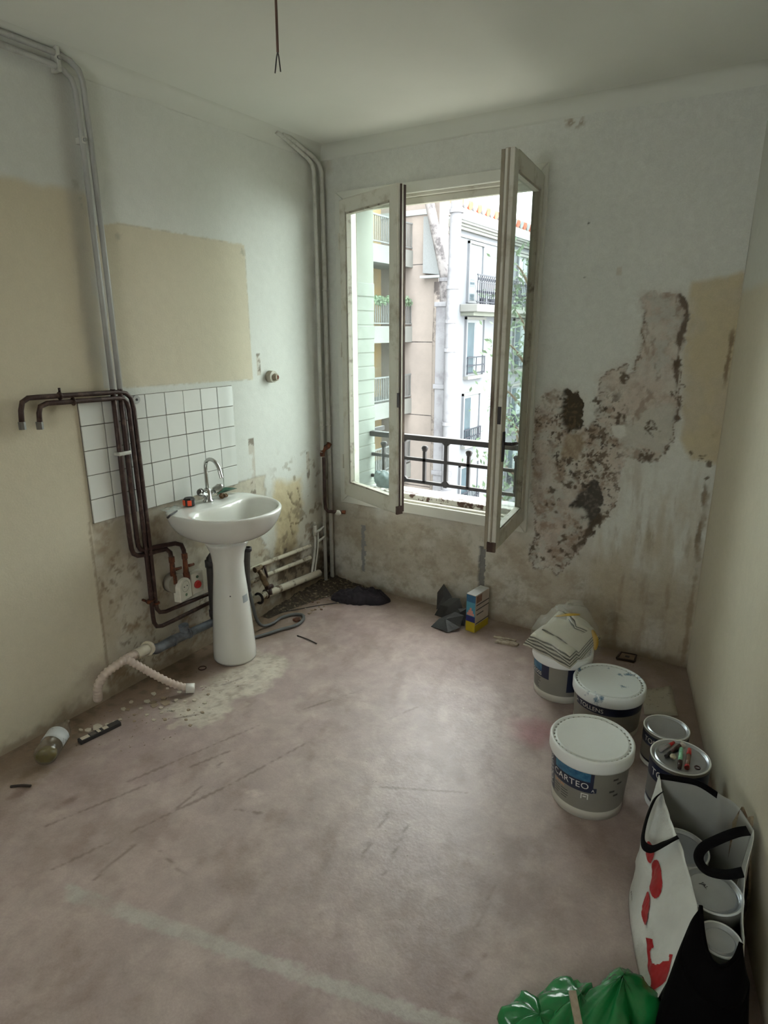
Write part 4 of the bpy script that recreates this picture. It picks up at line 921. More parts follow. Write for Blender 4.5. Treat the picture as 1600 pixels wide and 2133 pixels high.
MB().tube([(.073, -1.33, .174), (.073, -1.43, .177), (.078, -1.50, .178), (.082, -1.55, .182), (.076, -1.575, .200)], [.025, .026, .025, .026, .024], 16, res=3).build('elbow', M_pvc, t)
mb = MB(); mb.cyl((.073, -1.36, .17), (.073, -1.365, .225), .020); mb.cyl((.073, -1.36, .215), (.073, -1.362, .232), .026, n=12, smooth=False); mb.build('rodding_cap', M_pvc, t)
for y in (-1.335, -1.435): MB().cyl((.073, y - .006, .175), (.073, y + .006, .175), .0285, n=20).build('collar', M_pvc, t)
base_of(t, .073, -1.25, .146)
M_hose = mat('grubby translucent hose', (196, 180, 168), .45, var=.08, scale=20)
t = thing('flexible_waste_hose', 'ribbed white flexible waste hose drooping from the drain to the floor', 'hose')
MB().cyl((.078, -1.585, .205), (.085, -1.600, .207), .036, n=20).build('flange', mat('cream plastic', (196, 188, 168), .5), t); MB().cyl((.083, -1.598, .207), (.095, -1.672, .212), .026, n=20).build('connector', mat('cream plastic tube', (198, 192, 174), .45, var=.06), t)
def ribbed(pts, r, nm, step=.0042):
    P = smooth_path([Vector(p) for p in pts], 60); acc = [P[0]]; 
    for p in P:
        if (p - acc[-1]).length >= step: acc.append(p)
    MB().tube(acc, [r * (1.0 if (i // 2) % 2 else .82) for i in range(len(acc))], 14).build(nm, M_hose, t)
ribbed([(.093, -1.665, .212), (.105, -1.715, .222), (.110, -1.775, .218), (.095, -1.840, .190), (.080, -1.870, .140), (.065, -1.868, .090), (.050, -1.862, .060)], .021, 'hose_run')
ribbed([(.112, -1.735, .222), (.145, -1.71, .195), (.185, -1.66, .135), (.240, -1.60, .070), (.290, -1.545, .028)], .019, 'hose_run')
MB().cyl((.284, -1.551, .030), (.312, -1.523, .026), .0235, n=18).build('end_cuff', mat('white cuff', (206, 204, 198), .4), t); base_of(t, .13, -1.855, 0)
t = thing('washing_machine_hose', 'grey hose with black upstand coiled on the floor behind the pedestal', 'hose')
M_hs = mat('dark grey hose', (86, 88, 88), .5, var=.1, scale=30)
MB().tube([(.105, -.905, .515), (.105, -.915, .44), (.11, -.925, .34), (.115, -.922, .27)], [.019, .0185, .017, .014], 14, res=4).build('upstand', mat('scuffed black hose', (66, 62, 60), .5, var=.2, scale=20), t)
MB().lathe([(.019, .0), (.024, .004), (.024, .024), (.016, .026), (.014, .01)], (.105, -.903, .502), 16).build('cuff', M_iron, t)
MB().tube([(.115, -.922, .275), (.12, -.905, .18), (.125, -.885, .08), (.13, -.84, .022), (.14, -.76, .012), (.13, -.69, .012), (.16, -.61, .012), (.215, -.585, .012), (.265, -.64, .012), (.272, -.72, .012), (.235, -.80, .012), (.20, -.90, .012), (.16, -.99, .012)], .0095, 10, res=8).build('hose_run', M_hs, t)
base_of(t, .13, -.8, 0)
# ================================================================== paint tubs
M_tub = mat('white polypropylene', (206, 204, 194), .4, var=.03, scale=6, bump=.03)
M_wrap = mat('silver grey label', (132, 130, 122), .45, var=.05, scale=10)
M_navy = mat('navy label', (24, 32, 58), .4, var=.1, scale=20)
M_teal = mat2('blue painterly print', (30, 84, 122), (70, 128, 156), 24, .35, .65, .45, bump=0)
M_wht = mat('white print', (222, 222, 216), .5, var=0)
M_org = mat('orange print', (226, 150, 92), .5, var=0)
M_blk = mat('black print', (52, 50, 50), .5, var=0)
M_lidw = mat('white lid', (226, 229, 228), .35, var=.03, scale=8)
M_lidb = mat2('lid smeared with blue paint', (222, 227, 228), (74, 112, 142), 11, .58, .65, .4, bump=.05)
M_tin = mat('bright tinplate', (178, 182, 188), .28, .85, var=.05, scale=20)
def text_mesh(word, size, spacing=1.0):
    cu = bpy.data.curves.new('lettering', 'FONT'); cu.body = word; cu.size = size; cu.align_x = 'LEFT'; cu.space_character = spacing; cu.resolution_u = 3
    ob = bpy.data.objects.new('lettering', cu); COL.objects.link(ob)
    dg = bpy.context.evaluated_depsgraph_get(); dg.update(); me = bpy.data.meshes.new_from_object(ob.evaluated_get(dg))
    bpy.data.objects.remove(ob, do_unlink=True)
    bm = bmesh.new(); bm.from_mesh(me); bmesh.ops.subdivide_edges(bm, edges=[e for e in bm.edges if e.calc_length() > size * .25], cuts=2); bmesh.ops.triangulate(bm, faces=bm.faces); bm.to_mesh(me); bm.free()
    return me
def wrap_text(word, size, c, rfun, ang0, z0, m, parent, vertical=False, spacing=1.0, bold=0):
    """lay lettering on a round tub: starts at angle ang0 (degrees), baseline at height z0"""
    me = text_mesh(word, size, spacing)
    for v in me.vertices:
        u, w = v.co.x, v.co.y
        if vertical: u, w = -w, u
        z = z0 + w; r = rfun(z) + .0012; a = R(ang0) + u / r
        v.co = (c[0] + r * math.cos(a), c[1] + r * math.sin(a), z)
    o = bpy.data.objects.new('lettering', me); COL.objects.link(o); me.materials.append(m); o.parent = parent; return o
def tub(label, c, Rt, h, ratio=.88, lidmat=None, base=.03):
    t = thing('paint_tub', label, 'paint tub', 'big plastic paint tubs'); x, y = c
    rf = lambda z: Rt * (ratio + (1 - ratio) * z / h) * .955
    MB().lathe([(0, .004), (rf(0) - .006, .004), (rf(0) - .004, 0), (rf(0) + .002, 0), (rf(0) + .003, base), (rf(base + .004), base + .004), (rf(h - .03), h - .03), (rf(h - .03) - .01, h - .03)], (x, y, 0), 56).build('body', M_tub, t)
    MB().lathe([(rf(base + .006) + .0006, base + .006), (rf(h - .045) + .0006, h - .045)], (x, y, 0), 56).build('wrap_label', M_wrap, t)
    lid = MB().lathe([(rf(h) - .004, h - .052), (Rt - .002, h - .050), (Rt, h - .044), (Rt, h - .006), (Rt - .004, h), (Rt - .010, h), (Rt - .013, h - .008), (Rt - .019, h - .008), (Rt - .022, h - .002), (Rt - .026, h - .004), (0, h - .004)], (x, y, 0), 64)
    lid = lid.build('lid', lidmat or M_lidw, t)
    mb = MB(); n = 40
    for i in range(n):
        a = 2 * math.pi * i / n; q = Matrix.Translation((x, y, 0)) @ Matrix.Rotation(a, 4, 'Z'); mb.box(Rt - .0185, Rt - .0135, -.003, .003, h - .009, h - .0055, q)
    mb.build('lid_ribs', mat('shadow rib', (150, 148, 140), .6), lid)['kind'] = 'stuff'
    return t, rf
def patch(c, rf, a0, a1, z0, z1, m, parent, name='label_panel', off=.0008):
    n = max(3, int(abs(a1 - a0) / 5)); k = 4
    prof = [(rf(z0 + (z1 - z0) * i / k) + off, z0 + (z1 - z0) * i / k) for i in range(k + 1)]
    return MB().lathe(prof, (c[0], c[1], 0), n, a0=R(a0), a1=R(a1)).build(name, m, parent)
def facing(c): return math.degrees(math.atan2(CAM.y - c[1], CAM.x - c[0]))
# nearest tub
cC = (2.119, -1.223); t, rf = tub('white paint tub reading CARTEO with a clean white lid', cC, .150, .257)
f = facing(cC)
patch(cC, rf, f - 84, f - 60, .045, .210, M_navy, t)
patch(cC, rf, f - 60, f + 9, .118, .212, M_navy, t); patch(cC, rf, f - 56, f + 4, .165, .209, M_teal, t, 'label_picture', .0012)
wrap_text('CARTEO', .036, cC, rf, f - 59, .133, M_wht, t, spacing=1.08)
wrap_text('SATIN', .017, cC, rf, f - 57, .104, M_org, t, spacing=1.1)
wrap_text('TOLLENS', .034, cC, rf, f - 66, .055, M_wht, t, True)
patch(cC, rf, f + 5, f + 14, .121, .141, M_navy, t, 'label_emblem', .0011); wrap_text('A', .017, cC, rf, f + 6.5, .124, M_wht, t)
random.seed(5)
for i in range(4):
    for k in range(2): patch(cC, rf, f - 57 + k * 15, f - 57 + k * 15 + random.uniform(9, 14), .092 - .011 * i, .095 - .011 * i, M_blk, t, 'small_print', .001)
for a, b, z0, z1 in ((f - 8, f - 6.5, .088, .112), (f + 1.5, f + 3, .088, .112), (f - 6.5, f + 1.5, .108, .112), (f - 5, f, .097, .102)): patch(cC, rf, a, b, z0, z1, M_wht, t, 'label_icon', .001)
for a, z in ((38, .17), (46, .15), (34, .12), (42, .10)): patch(cC, rf, f + a, f + a + 9, z, z + .008, M_blk, t, 'small_print', .001)
base_of(t, cC[0], cC[1], 0)
cB = (2.063, -.704); t, rf = tub('white paint tub with blue smears dried on its lid', cB, .154, .210, .93, M_lidb, .022)
f = facing(cB); patch(cB, rf, f - 60, f + 85, .118, .158, M_navy, t)
wrap_text('TOLLENS', .028, cB, rf, f - 50, .126, M_wht, t); patch(cB, rf, f - 74, f - 60, .118, .158, M_wrap, t)
wrap_text('LA', .016, cB, rf, f - 62, .130, M_wht, t); base_of(t, cB[0], cB[1], 0)
cA = (1.808, -.552); t, rf = tub('white paint tub reading GLOSS under a bag of folded sheets', cA, .142, .235, .90)
f = facing(cA); patch(cA, rf, f - 92, f - 24, .110, .185, M_navy, t); patch(cA, rf, f - 74, f - 42, .140, .180, M_teal, t, 'label_picture', .0012)
wrap_text('GLOSS', .026, cA, rf, f - 76, .118, M_wht, t)
for i in range(7): patch(cA, rf, f - 72, f - 72 + random.uniform(18, 28), .098 - .0085 * i, .1015 - .0085 * i, M_blk, t, 'small_print', .001)
patch(cA, rf, f + 14, f + 40, .06, .183, M_navy, t); base_of(t, cA[0], cA[1], 0)

# ---- small tins
def tin(label, c, r, h, grp='small metal paint tins', word='TOLLENS', wa=-58, ring=True, z=0, band=True):
    t = thing('paint_tin', label, 'paint tin', grp); x, y = c
    MB().lathe([(0, z), (r - .002, z), (r, z + .003), (r, z + h - .006), (r + .0015, z + h - .003), (r + .0015, z + h)], (x, y, 0), 44).build('body', M_wrap, t)
    MB().lathe([(r + .0015, z + h), (r, z + h + .0025), (r - .007, z + h + .002), (r - .009, z + h - .006), (r - .014, z + h - .007), (r - .016, z + h - .001), (r - .019, z + h - .002), (0, z + h - .003)], (x, y, 0), 44).build('lid', M_tin, t)
    MB().torus((x, y, z + h + .001), r - .001, .003, 'z', 44, 8).build('rim', M_lidw, t)
    rf = lambda q: r
    if band:
        f = facing(c); patch(c, rf, f - 95, f + 95, z + h * .62, z + h - .012, M_navy, t); patch(c, rf, f - 95, f + 95, z + h * .16, z + h * .20, M_navy, t, 'label_line')
        patch(c, rf, f - 95, f + 95, z + .004, z + h * .14, M_lidw, t, 'label_foot')
        if word: wrap_text(word, h * .20, c, rf, f + wa, z + h * .70, M_wht, t)
    base_of(t, x, y, z); return t
tin('small tin of paint with clean silver lid next to the wall', (2.327, -.853), .085, .155)
cE = (2.406, -1.095); tin('small tin of paint with markers lying on its lid', cE, .100, .205)
# ---- felt pens on the tin
zl = .205 - .003 + .0005
def pen(label, x, y, a, L, body, cap, r=.0085, tail=None):
    t = thing('marker_pen', label, 'marker', 'felt pens on the tin lid'); d = Vector((math.cos(R(a)), math.sin(R(a)), 0)); c = Vector((x, y, zl + r))
    MB().cyl(c - d * L * .5, c + d * L * .16, r * .92, n=14).build('barrel', body, t); MB().cyl(c + d * L * .16, c + d * L * .5, r, r * .8, 14).build('cap', cap, t)
    if tail: MB().cyl(c - d * L * .5, c - d * L * .38, r * 1.0, n=14).build('tail_plug', tail, t)
    base_of(t, x, y, zl); return t
M_red = mat('red plastic', (176, 38, 44), .35); M_mint = mat('mint green print', (136, 190, 158), .35, var=.25, scale=120); M_dk = mat('dark maroon plastic', (54, 30, 30), .35); M_bk = mat('black plastic cap', (34, 32, 34), .35); M_cl = mat('clear grey barrel', (150, 146, 144), .25); M_tan = mat('brown barrel', (122, 96, 82), .35, var=.2, scale=90)
pen('brown marker with red cap and red tail', 2.432, -1.098, 93, .118, M_tan, M_red, tail=M_red)
pen('mint green marker with dark maroon cap', 2.408, -1.112, 275, .118, M_mint, M_dk)
pen('slim black marker lying askew', 2.378, -1.080, 250, .10, M_dk, M_bk, .0075)
pen('clear marker with red cap', 2.356, -1.062, 66, .085, M_cl, M_red, .0065)
t = thing('plastic_cone', 'pale plastic cone beside the mint marker', 'cone'); MB().cyl((2.407, -1.032, zl + .009), (2.398, -1.012, zl + .007), .010, .006, 14).build('cone', mat('pale plastic', (206, 196, 186), .4), t); base_of(t, 2.405, -1.025, zl)
t = thing('glue_bead', 'round cream knob by the black marker', 'knob'); MB().sphere((2.384, -1.118, zl + .010), .011, 12, 8, (1, 1, .9)).build('ball', mat('cream plastic bead', (188, 178, 150), .4), t); base_of(t, 2.384, -1.118, zl)
t = thing('rubber_ring', 'thin dark ring on the tin lid', 'ring'); MB().torus((2.466, -1.125, zl + .0018), .009, .0015, 'z', 20, 6).build('band', mat('dark maroon rubber', (84, 40, 44), .5), t); base_of(t, 2.466, -1.125, zl)

# ================================================================== bag of folded sheets on the tub
M_sheet = mat('printed folded sheet', (190, 186, 170), .85, var=.05, scale=20, bump=.1, bscale=50)
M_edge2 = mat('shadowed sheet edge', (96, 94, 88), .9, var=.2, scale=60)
t = thing('bag_of_sheets', 'clear plastic bag of folded dust sheets with yellow print, lying on a paint tub', 'bag')
zt = .236; cx, cy = cA
def fold(name, M, w, d, n, th, bulge):
    for i in range(n):
        g = []; k = 9
        for a in range(k + 1):
            u = a / k - .5; row = []
            for b in range(7):
                v = b / 6 - .5
                row.append(M @ Vector((u * w * (1 - .02 * i), v * d * (1 - .03 * i), i * th + bulge * (1 - 4 * u * u) * (.3 + .1 * i) - .02 * abs(v) ** 2 + .003 * math.sin(5 * u * 3 + i))))
            g.append(row)
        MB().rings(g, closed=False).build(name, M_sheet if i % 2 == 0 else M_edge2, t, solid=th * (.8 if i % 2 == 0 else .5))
fold('folded_sheet', Matrix.Translation((cx - .02, cy - .055, zt + .012)) @ Matrix.Rotation(R(-12), 4, 'Z') @ Matrix.Rotation(R(8), 4, 'Y') @ Matrix.Rotation(R(6), 4, 'X'), .25, .17, 9, .006, .012)
fold('folded_sheet', Matrix.Translation((cx + .02, cy + .005, zt + .055)) @ Matrix.Rotation(R(-14), 4, 'Z') @ Matrix.Rotation(R(14), 4, 'Y') @ Matrix.Rotation(R(28), 4, 'X'), .24, .17, 9, .006, .016)
fold('folded_sheet', Matrix.Translation((cx + .045, cy + .05, zt + .095)) @ Matrix.Rotation(R(-50), 4, 'Z') @ Matrix.Rotation(R(-30), 4, 'X'), .17, .13, 5, .006, .02)
random.seed(21)
rings = []; NM, NR = 44, 16
for j in range(NR + 1):
    ph = j / NR * math.pi / 2; row = []
    for i in range(NM):
        th = 2 * math.pi * i / NM
        nz = float(fbm(np.array([math.cos(th) * 2.2 + 5]), np.array([math.sin(th) * 2.2 + ph * 2.5]), 1.0, 4, 77)[0])
        rr = .152 * (.90 + .26 * nz) * (math.cos(ph) ** .62 if j < NR else .0)
        hh = .185 * math.sin(ph) ** 1.1 * (.85 + .3 * nz)
        row.append(Vector((cx + .005 + rr * math.cos(th) * 1.06, cy + rr * math.sin(th) * .98, zt + .002 + hh + .035 * math.cos(th - .9) * math.sin(ph))))
    rings.append(row)
MB().rings(rings).build('film', filmmat('crinkled clear bag', (206, 210, 204), .17, .10, .9), t)
M_yel = mat('yellow printed film', (168, 132, 24), .3, var=.15, scale=30)
def strip3(name, pts, w, m, parent, up=Vector((0, 0, 1)), th=.001):
    P = smooth_path([Vector(p) for p in pts], 5); g = []
    for i, p in enumerate(P):
        tdir = (P[min(i + 1, len(P) - 1)] - P[max(i - 1, 0)]).normalized(); s = tdir.cross(up); s = s.normalized() if s.length > .05 else Vector((1, 0, 0))
        k = w * math.sin(math.pi * (.12 + .76 * i / (len(P) - 1)))
        g.append([p - s * k, p, p + s * k])
    return MB().rings(g, closed=False).build(name, m, parent, solid=th)
strip3('printed_band', [(cx - .03, cy - .055, zt + .172), (cx + .02, cy - .05, zt + .190), (cx + .07, cy - .02, zt + .192)], .014, M_yel, t)
strip3('printed_band', [(cx + .13, cy - .01, zt + .125), (cx + .155, cy - .03, zt + .085), (cx + .158, cy - .045, zt + .045)], .012, M_yel, t, Vector((.5, -.8, 0)))
base_of(t, cx, cy, zt)

# ================================================================== things along the window wall
M_rag = mat('dark violet cloth', (34, 30, 37), .95, var=.25, scale=25, bump=.3)
def crumple(name, outline_fn, nx, ny, m, parent, solid=0, sub=0):
    g = [[outline_fn(i / nx, j / ny) for j in range(ny + 1)] for i in range(nx + 1)]
    return MB().rings(g, closed=False).build(name, m, parent, solid=solid, sub=sub)
def n2(u, v, f, s): return float(fbm(np.array([u * 1.0]), np.array([v * 1.0]), f, 4, s)[0])
t = thing('crumpled_cloth', 'dark violet crumpled cloth on the floor near the corner pipes', 'cloth')
A0, B0 = Vector((.200, -.275, 0)), Vector((.560, -.105, 0)); dv = (B0 - A0); nv = Vector((dv.y, -dv.x, 0)).normalized()
def fn(u, v):
    e = math.sin(math.pi * u) ** .5; w = .085 * e * (.8 + .5 * n2(u, 0, 5, 3)); fold = abs(math.sin(9 * u + 5 * v + 4 * n2(u, v, 3, 12))) * .5 + abs(math.sin(17 * u - 7 * v + 6 * n2(u, v, 4, 19))) * .35
    w *= .8 + .35 * n2(u * 3, v, 3, 41); h = max(0, math.sin(math.pi * v)) ** .5 * e * .085 * (.15 + .8 * n2(u * 1.4, v * .8, 6, 9) + .55 * fold)
    return A0 + dv * u + nv * (v - .5) * 2 * w + Vector((0, 0, .002 + h))
crumple('cloth', fn, 90, 36, M_rag, t); base_of(t, .40, -.17, 0)
M_bin = mat('black bin liner', (44, 44, 46), .32, var=.15, scale=20, bump=.25, bscale=35)
t = thing('black_plastic_bag', 'crumpled black plastic bag leaning on the wall beside the box', 'bag')
def facet(name, pts, faces): MB().add(pts, faces).build(name, M_bin, t, solid=.003)
facet('upper_fold', [(.885, -.085, .02), (.880, -.07, .125), (.915, -.055, .185), (.985, -.075, .120), (.960, -.115, .075), (.905, -.13, .04), (.935, -.09, .125)], [(0, 1, 6), (1, 2, 6), (2, 3, 6), (3, 4, 6), (4, 5, 6), (5, 0, 6)])
facet('middle_fold', [(.905, -.15, .01), (.93, -.13, .075), (.99, -.11, .13), (1.055, -.12, .145), (1.085, -.14, .10), (1.06, -.17, .03), (.97, -.17, .015), (1.0, -.15, .09)], [(i, (i + 1) % 7, 7) for i in range(7)])
facet('lower_fold', [(.955, -.29, .004), (.985, -.25, .045), (1.06, -.19, .085), (1.115, -.185, .075), (1.12, -.24, .02), (1.075, -.31, .006), (1.03, -.25, .055), (1.01, -.30, .01)], [(0, 1, 6), (1, 2, 6), (2, 3, 6), (3, 4, 6), (4, 5, 6), (5, 7, 6), (7, 0, 6)])
facet('side_fold', [(1.03, -.20, .005), (1.06, -.15, .09), (1.115, -.13, .10), (1.125, -.19, .01), (1.085, -.165, .08)], [(0, 1, 4), (1, 2, 4), (2, 3, 4), (3, 0, 4)])
base_of(t, 1.0, -.18, 0)
t = thing('detergent_box', 'upright carton with blue and yellow print against the wall', 'carton')
bx = [Vector((1.143, -.212, 0)), Vector((1.204, -.222, 0)), Vector((1.222, -.070, 0)), Vector((1.161, -.060, 0))]; bh = .232
M_card = mat('pale carton print', (190, 178, 168), .55, var=.06, scale=30)
MB().add(bx + [p + Vector((0, 0, bh)) for p in bx], [(3, 2, 1, 0), (4, 5, 6, 7), (0, 1, 5, 4), (1, 2, 6, 5), (2, 3, 7, 6), (3, 0, 4, 7)]).build('carton', M_card, t, bevel=.002)
def facep(i, j, u0, u1, z0, z1, m, nm='printed_panel', off=.0012):
    a, b = bx[i], bx[j]; d = b - a; n = Vector((d.y, -d.x, 0)).normalized() * off
    return MB().add([a + d * u0 + n + Vector((0, 0, z0)), a + d * u1 + n + Vector((0, 0, z0)), a + d * u1 + n + Vector((0, 0, z1)), a + d * u0 + n + Vector((0, 0, z1))], [(0, 1, 2, 3)]).build(nm, m, t)
M_b1 = mat('mid blue print', (44, 96, 132), .5, var=.12, scale=30); M_b2 = mat('sky blue print', (70, 138, 162), .5, var=.12, scale=30); M_b3 = mat('deep blue print', (26, 36, 104), .5); M_y = mat('yellow print', (178, 156, 34), .5, var=.08, scale=30); M_pk = mat('pink print', (198, 140, 132), .5)
facep(0, 1, 0, 1, 0, .062, M_y); facep(0, 1, 0, 1, .062, .098, M_b3); facep(0, 1, 0, 1, .098, .185, M_b2); facep(0, 1, 0, 1, .185, .229, M_b1)
for u0, u1, z0, z1 in ((.1, .9, .102, .118), (.25, .75, .118, .134), (.4, .6, .134, .150)): facep(0, 1, u0, u1, z0, z1, M_pk, 'printed_flower', .0016)
facep(1, 2, 0, 1, 0, .045, M_y); facep(1, 2, .05, .45, .182, .225, mat('brown picture', (136, 98, 82), .5, var=.2, scale=60))
for z, u0, u1 in ((.165, .05, 1), (.135, .05, 1), (.105, .1, .6), (.050, .05, 1)): facep(1, 2, u0, u1, z, z + .007, M_blk, 'printed_line')
MB().add([p + Vector((0, 0, bh + .0012)) for p in bx], [(0, 1, 2, 3)]).build('top_flap', mat('grey carton flap', (176, 178, 176), .5, var=.1, scale=40), t); base_of(t, 1.18, -.14, 0)
M_rub = mat2('broken plaster', (176, 166, 148), (130, 116, 100), 30, .4, .65, .95, bump=.5)
t = thing('plaster_bar', 'broken bar of plaster lying along the window wall', 'plaster')
MB().box(-.065, .065, -.008, .008, 0, .012, Matrix.Translation((1.385, -.205, 0)) @ Matrix.Rotation(R(8), 4, 'Z')).build('bar', M_rub, t, bevel=.003); base_of(t, 1.385, -.205, 0)
t = thing('plaster_slab', 'flat chunk of plaster beside the broken bar', 'plaster')
MB().prism([(1.35, -.275), (1.43, -.262), (1.475, -.255), (1.48, -.225), (1.43, -.222), (1.36, -.235)], 0, .014).build('chunk', M_rub, t, bevel=.003); base_of(t, 1.41, -.25, 0)
# ---- trap by the wall, sheet of paper
t = thing('floor_trap', 'small square wooden trap with a hole by the wall foot', 'trap')
hp = [(1.978, -.108), (2.066, -.094), (2.060, -.018), (1.985, -.030)]
MB().prism(hp, 0, .012).build('board', mat('stained wood', (118, 100, 82), .8, var=.2, scale=30), t, bevel=.002)
for i in range(4):
    a, b = Vector((*hp[i], .012)), Vector((*hp[(i + 1) % 4], .012)); MB().tube([a, b], .005, 6).build('frame_bar', mat('dark wood edge', (60, 46, 38), .8), t)
MB().box(2.012, 2.034, -.070, -.052, .012, .0135).build('hole', M_iron, t); base_of(t, 2.02, -.06, 0)
t = thing('paper_sheet', 'speckled sheet of paper on the floor behind the small tins', 'paper')
pq = [Vector((2.150, -.36, .003)), Vector((2.268, -.235, .003)), Vector((2.335, -.49, .003)), Vector((2.205, -.56, .003))]
g = [[pq[0].lerp(pq[1], u).lerp(pq[3].lerp(pq[2], u), v) + Vector((0, 0, .004 * math.sin(5 * u + 3 * v) ** 2)) for v in [k / 6 for k in range(7)]] for u in [k / 6 for k in range(7)]]
MB().rings(g, closed=False).build('sheet', mat2('speckled paper', (178, 172, 158), (120, 114, 104), 60, .60, .68, .9, bump=.05), t, solid=.001); base_of(t, 2.24, -.41, 0)

# ================================================================== bottle, level and litter by the left wall
M_btl = glassmat('clear bottle plastic', (.86, .87, .84), dirt=.10, dirtcol=(.55, .52, .46))
t = thing('plastic_bottle', 'clear plastic bottle with torn white label lying by the wall', 'bottle')
ax = Vector((-.140, .185, 0)).normalized(); o0 = Vector((.225, -2.228, .046))
Mb = Matrix(((-ax.y, 0, ax.x, o0.x), (ax.x, 0, ax.y, o0.y), (0, 1, 0, o0.z), (0, 0, 0, 1)))
mb = MB(); mb.lathe([(0, .008), (.024, 0), (.036, .004), (.045, .020), (.045, .075), (.043, .08), (.045, .085), (.045, .150), (.040, .180), (.022, .215), (.014, .228), (.014, .245), (0, .245)], (0, 0, 0), 28); mb.v = [tuple(Mb @ Vector(p)) for p in mb.v]; mb.build('bottle_body', M_btl, t)
mb = MB(); mb.lathe([(.0458, .082), (.0458, .105), (.0458, .148)], (0, 0, 0), 20, a0=R(10), a1=R(190)); mb.v = [tuple(Mb @ Vector(p)) for p in mb.v]; mb.build('torn_label', mat2('torn white label', (196, 200, 200), (112, 120, 124), 30, .55, .66, .5, bump=.1), t, solid=.001)
mb = MB(); mb.lathe([(0, .010), (.020, .006), (.034, .010), (.041, .03), (.034, .055), (0, .06)], (0, -.006, 0), 18, 1, .75); mb.v = [tuple(Mb @ Vector(p)) for p in mb.v]; mb.build('residue', mat('olive dregs', (104, 92, 44), .4, var=.2, scale=40), t); base_of(t, .14, -2.11, 0)
t = thing('spirit_level', 'black bar with pale square windows on the floor beside the bottle', 'spirit level')
la, lb = Vector((.200, -2.060, 0)), Vector((.225, -1.880, 0)); d = lb - la; Mlv = Matrix(((d.normalized().x, -d.normalized().y, 0, la.x), (d.normalized().y, d.normalized().x, 0, la.y), (0, 0, 1, 0), (0, 0, 0, 1))); LL = d.length
MB().box(0, LL, -.016, .016, 0, .018, Mlv).build('bar', mat('black painted bar', (44, 42, 42), .6, var=.2, scale=40), t, bevel=.002)
for u0, u1 in ((.05, .24), (.44, .51), (.58, .70)): MB().box(LL * u0, LL * u1, -.011, .011, .018, .0192, Mlv).build('window_patch', mat('pale patch', (186, 176, 160), .7, var=.1, scale=50), t)
MB().box(LL * .27, LL * .40, -.010, .010, .018, .019, Mlv).build('window_patch', mat('dull patch', (92, 84, 78), .7), t); base_of(t, .21, -1.97, 0)
M_chip = [mat('white paint flake', (184, 176, 160), .8, var=.08, scale=60), mat('beige plaster flake', (150, 134, 114), .9, var=.1, scale=60), mat('brown grit', (104, 82, 64), .9, var=.2, scale=60)]
random.seed(17)
def chip(x, y, s, m, nm='paint_flake', lab='curled white paint flake on the floor by the left wall', z=0, grp='flakes along the left wall'):
    n = random.randint(4, 6); a0 = random.random() * 6; pl = [(x + s * random.uniform(.6, 1.1) * math.cos(a0 + 2 * math.pi * i / n), y + s * random.uniform(.45, .9) * math.sin(a0 + 2 * math.pi * i / n)) for i in range(n)]
    o = MB().prism(pl, z, z + random.uniform(.002, .006)).build(nm, m); return tag(o, lab, 'flake', grp)
for x, y, s in ((.145, -1.985, .020), (.165, -1.945, .030), (.185, -1.915, .014), (.195, -1.885, .013), (.12, -2.00, .014), (.20, -1.86, .010)): chip(x, y, s, M_chip[0], lab='pale paint flake between the bottle and the wall', grp='flakes beside the level')
for x, y, s in ((.16, -1.79, .016), (.20, -1.75, .013), (.235, -1.70, .026), (.26, -1.66, .030), (.225, -1.64, .02), (.29, -1.62, .014), (.31, -1.72, .012), (.34, -1.68, .012), (.33, -1.60, .011), (.36, -1.57, .014), (.40, -1.64, .012), (.27, -1.77, .012), (.12, -1.74, .014), (.22, -1.80, .010), (.38, -1.50, .010), (.42, -1.56, .013), (.15, -1.64, .018), (.17, -1.57, .014), (.45, -1.70, .011), (.10, -1.84, .013), (.21, -1.69, .022), (.28, -1.70, .016), (.18, -1.70, .024), (.14, -1.80, .018), (.245, -1.56, .015), (.30, -1.47, .012), (.20, -1.50, .014), (.33, -1.78, .015), (.37, -1.75, .012), (.26, -1.83, .012), (.42, -1.68, .014), (.47, -1.62, .012), (.50, -1.72, .012)): chip(x, y, s, random.choice(M_chip[:2]), lab='pale plaster flake around the drooping waste hose', grp='flakes around the hose')
heapm = mat2('corner dirt and rubble', (52, 43, 33), (132, 118, 96), 45, .52, .66, .95, bump=.8)
g = []
for i in range(41):
    row = []
    for j in range(15):
        yy = -.72 + .70 * i / 40; xx = .002 + (.06 + .20 * (i / 40) ** 1.5) * j / 14
        row.append(Vector((xx, yy, .0015 + .055 * (1 - j / 14) ** 1.4 * (.25 + .75 * i / 40) * (.2 + 1.3 * n2(xx * 10, yy * 10, 2.2, 91)) * min(1, i / 4))))
    g.append(row)
tag(MB().rings(g, closed=False).build('dirt_heap', heapm), 'dark heap of dirt and rubble in the corner under the flaking pipes', 'dirt', kind='stuff')
g = []
for i in range(25):
    row = []
    for j in range(9):
        xx = .05 + .35 * i / 24; yy = -.002 - (.09 * (1 - i / 24) + .012) * j / 8
        row.append(Vector((xx, yy, .0015 + .035 * (1 - j / 8) ** 1.4 * (1 - i / 24) * (.2 + 1.3 * n2(xx * 10, yy * 10, 2.2, 93)))))
    g.append(row)
tag(MB().rings(g, closed=False).build('dirt_heap', heapm), 'thin ridge of dark dirt along the window wall by the corner pipes', 'dirt', kind='stuff')
for i in range(26):
    u = random.random(); chip(.06 + .16 * random.random() + .10 * u, -.62 + .40 * u + random.uniform(-.05, .05), random.uniform(.006, .014), random.choice(M_chip), lab='plaster crumb heaped under the flaking pipes', nm='plaster_crumb', grp='crumbs under the flaking pipes')
mb = MB(); random.seed(33)
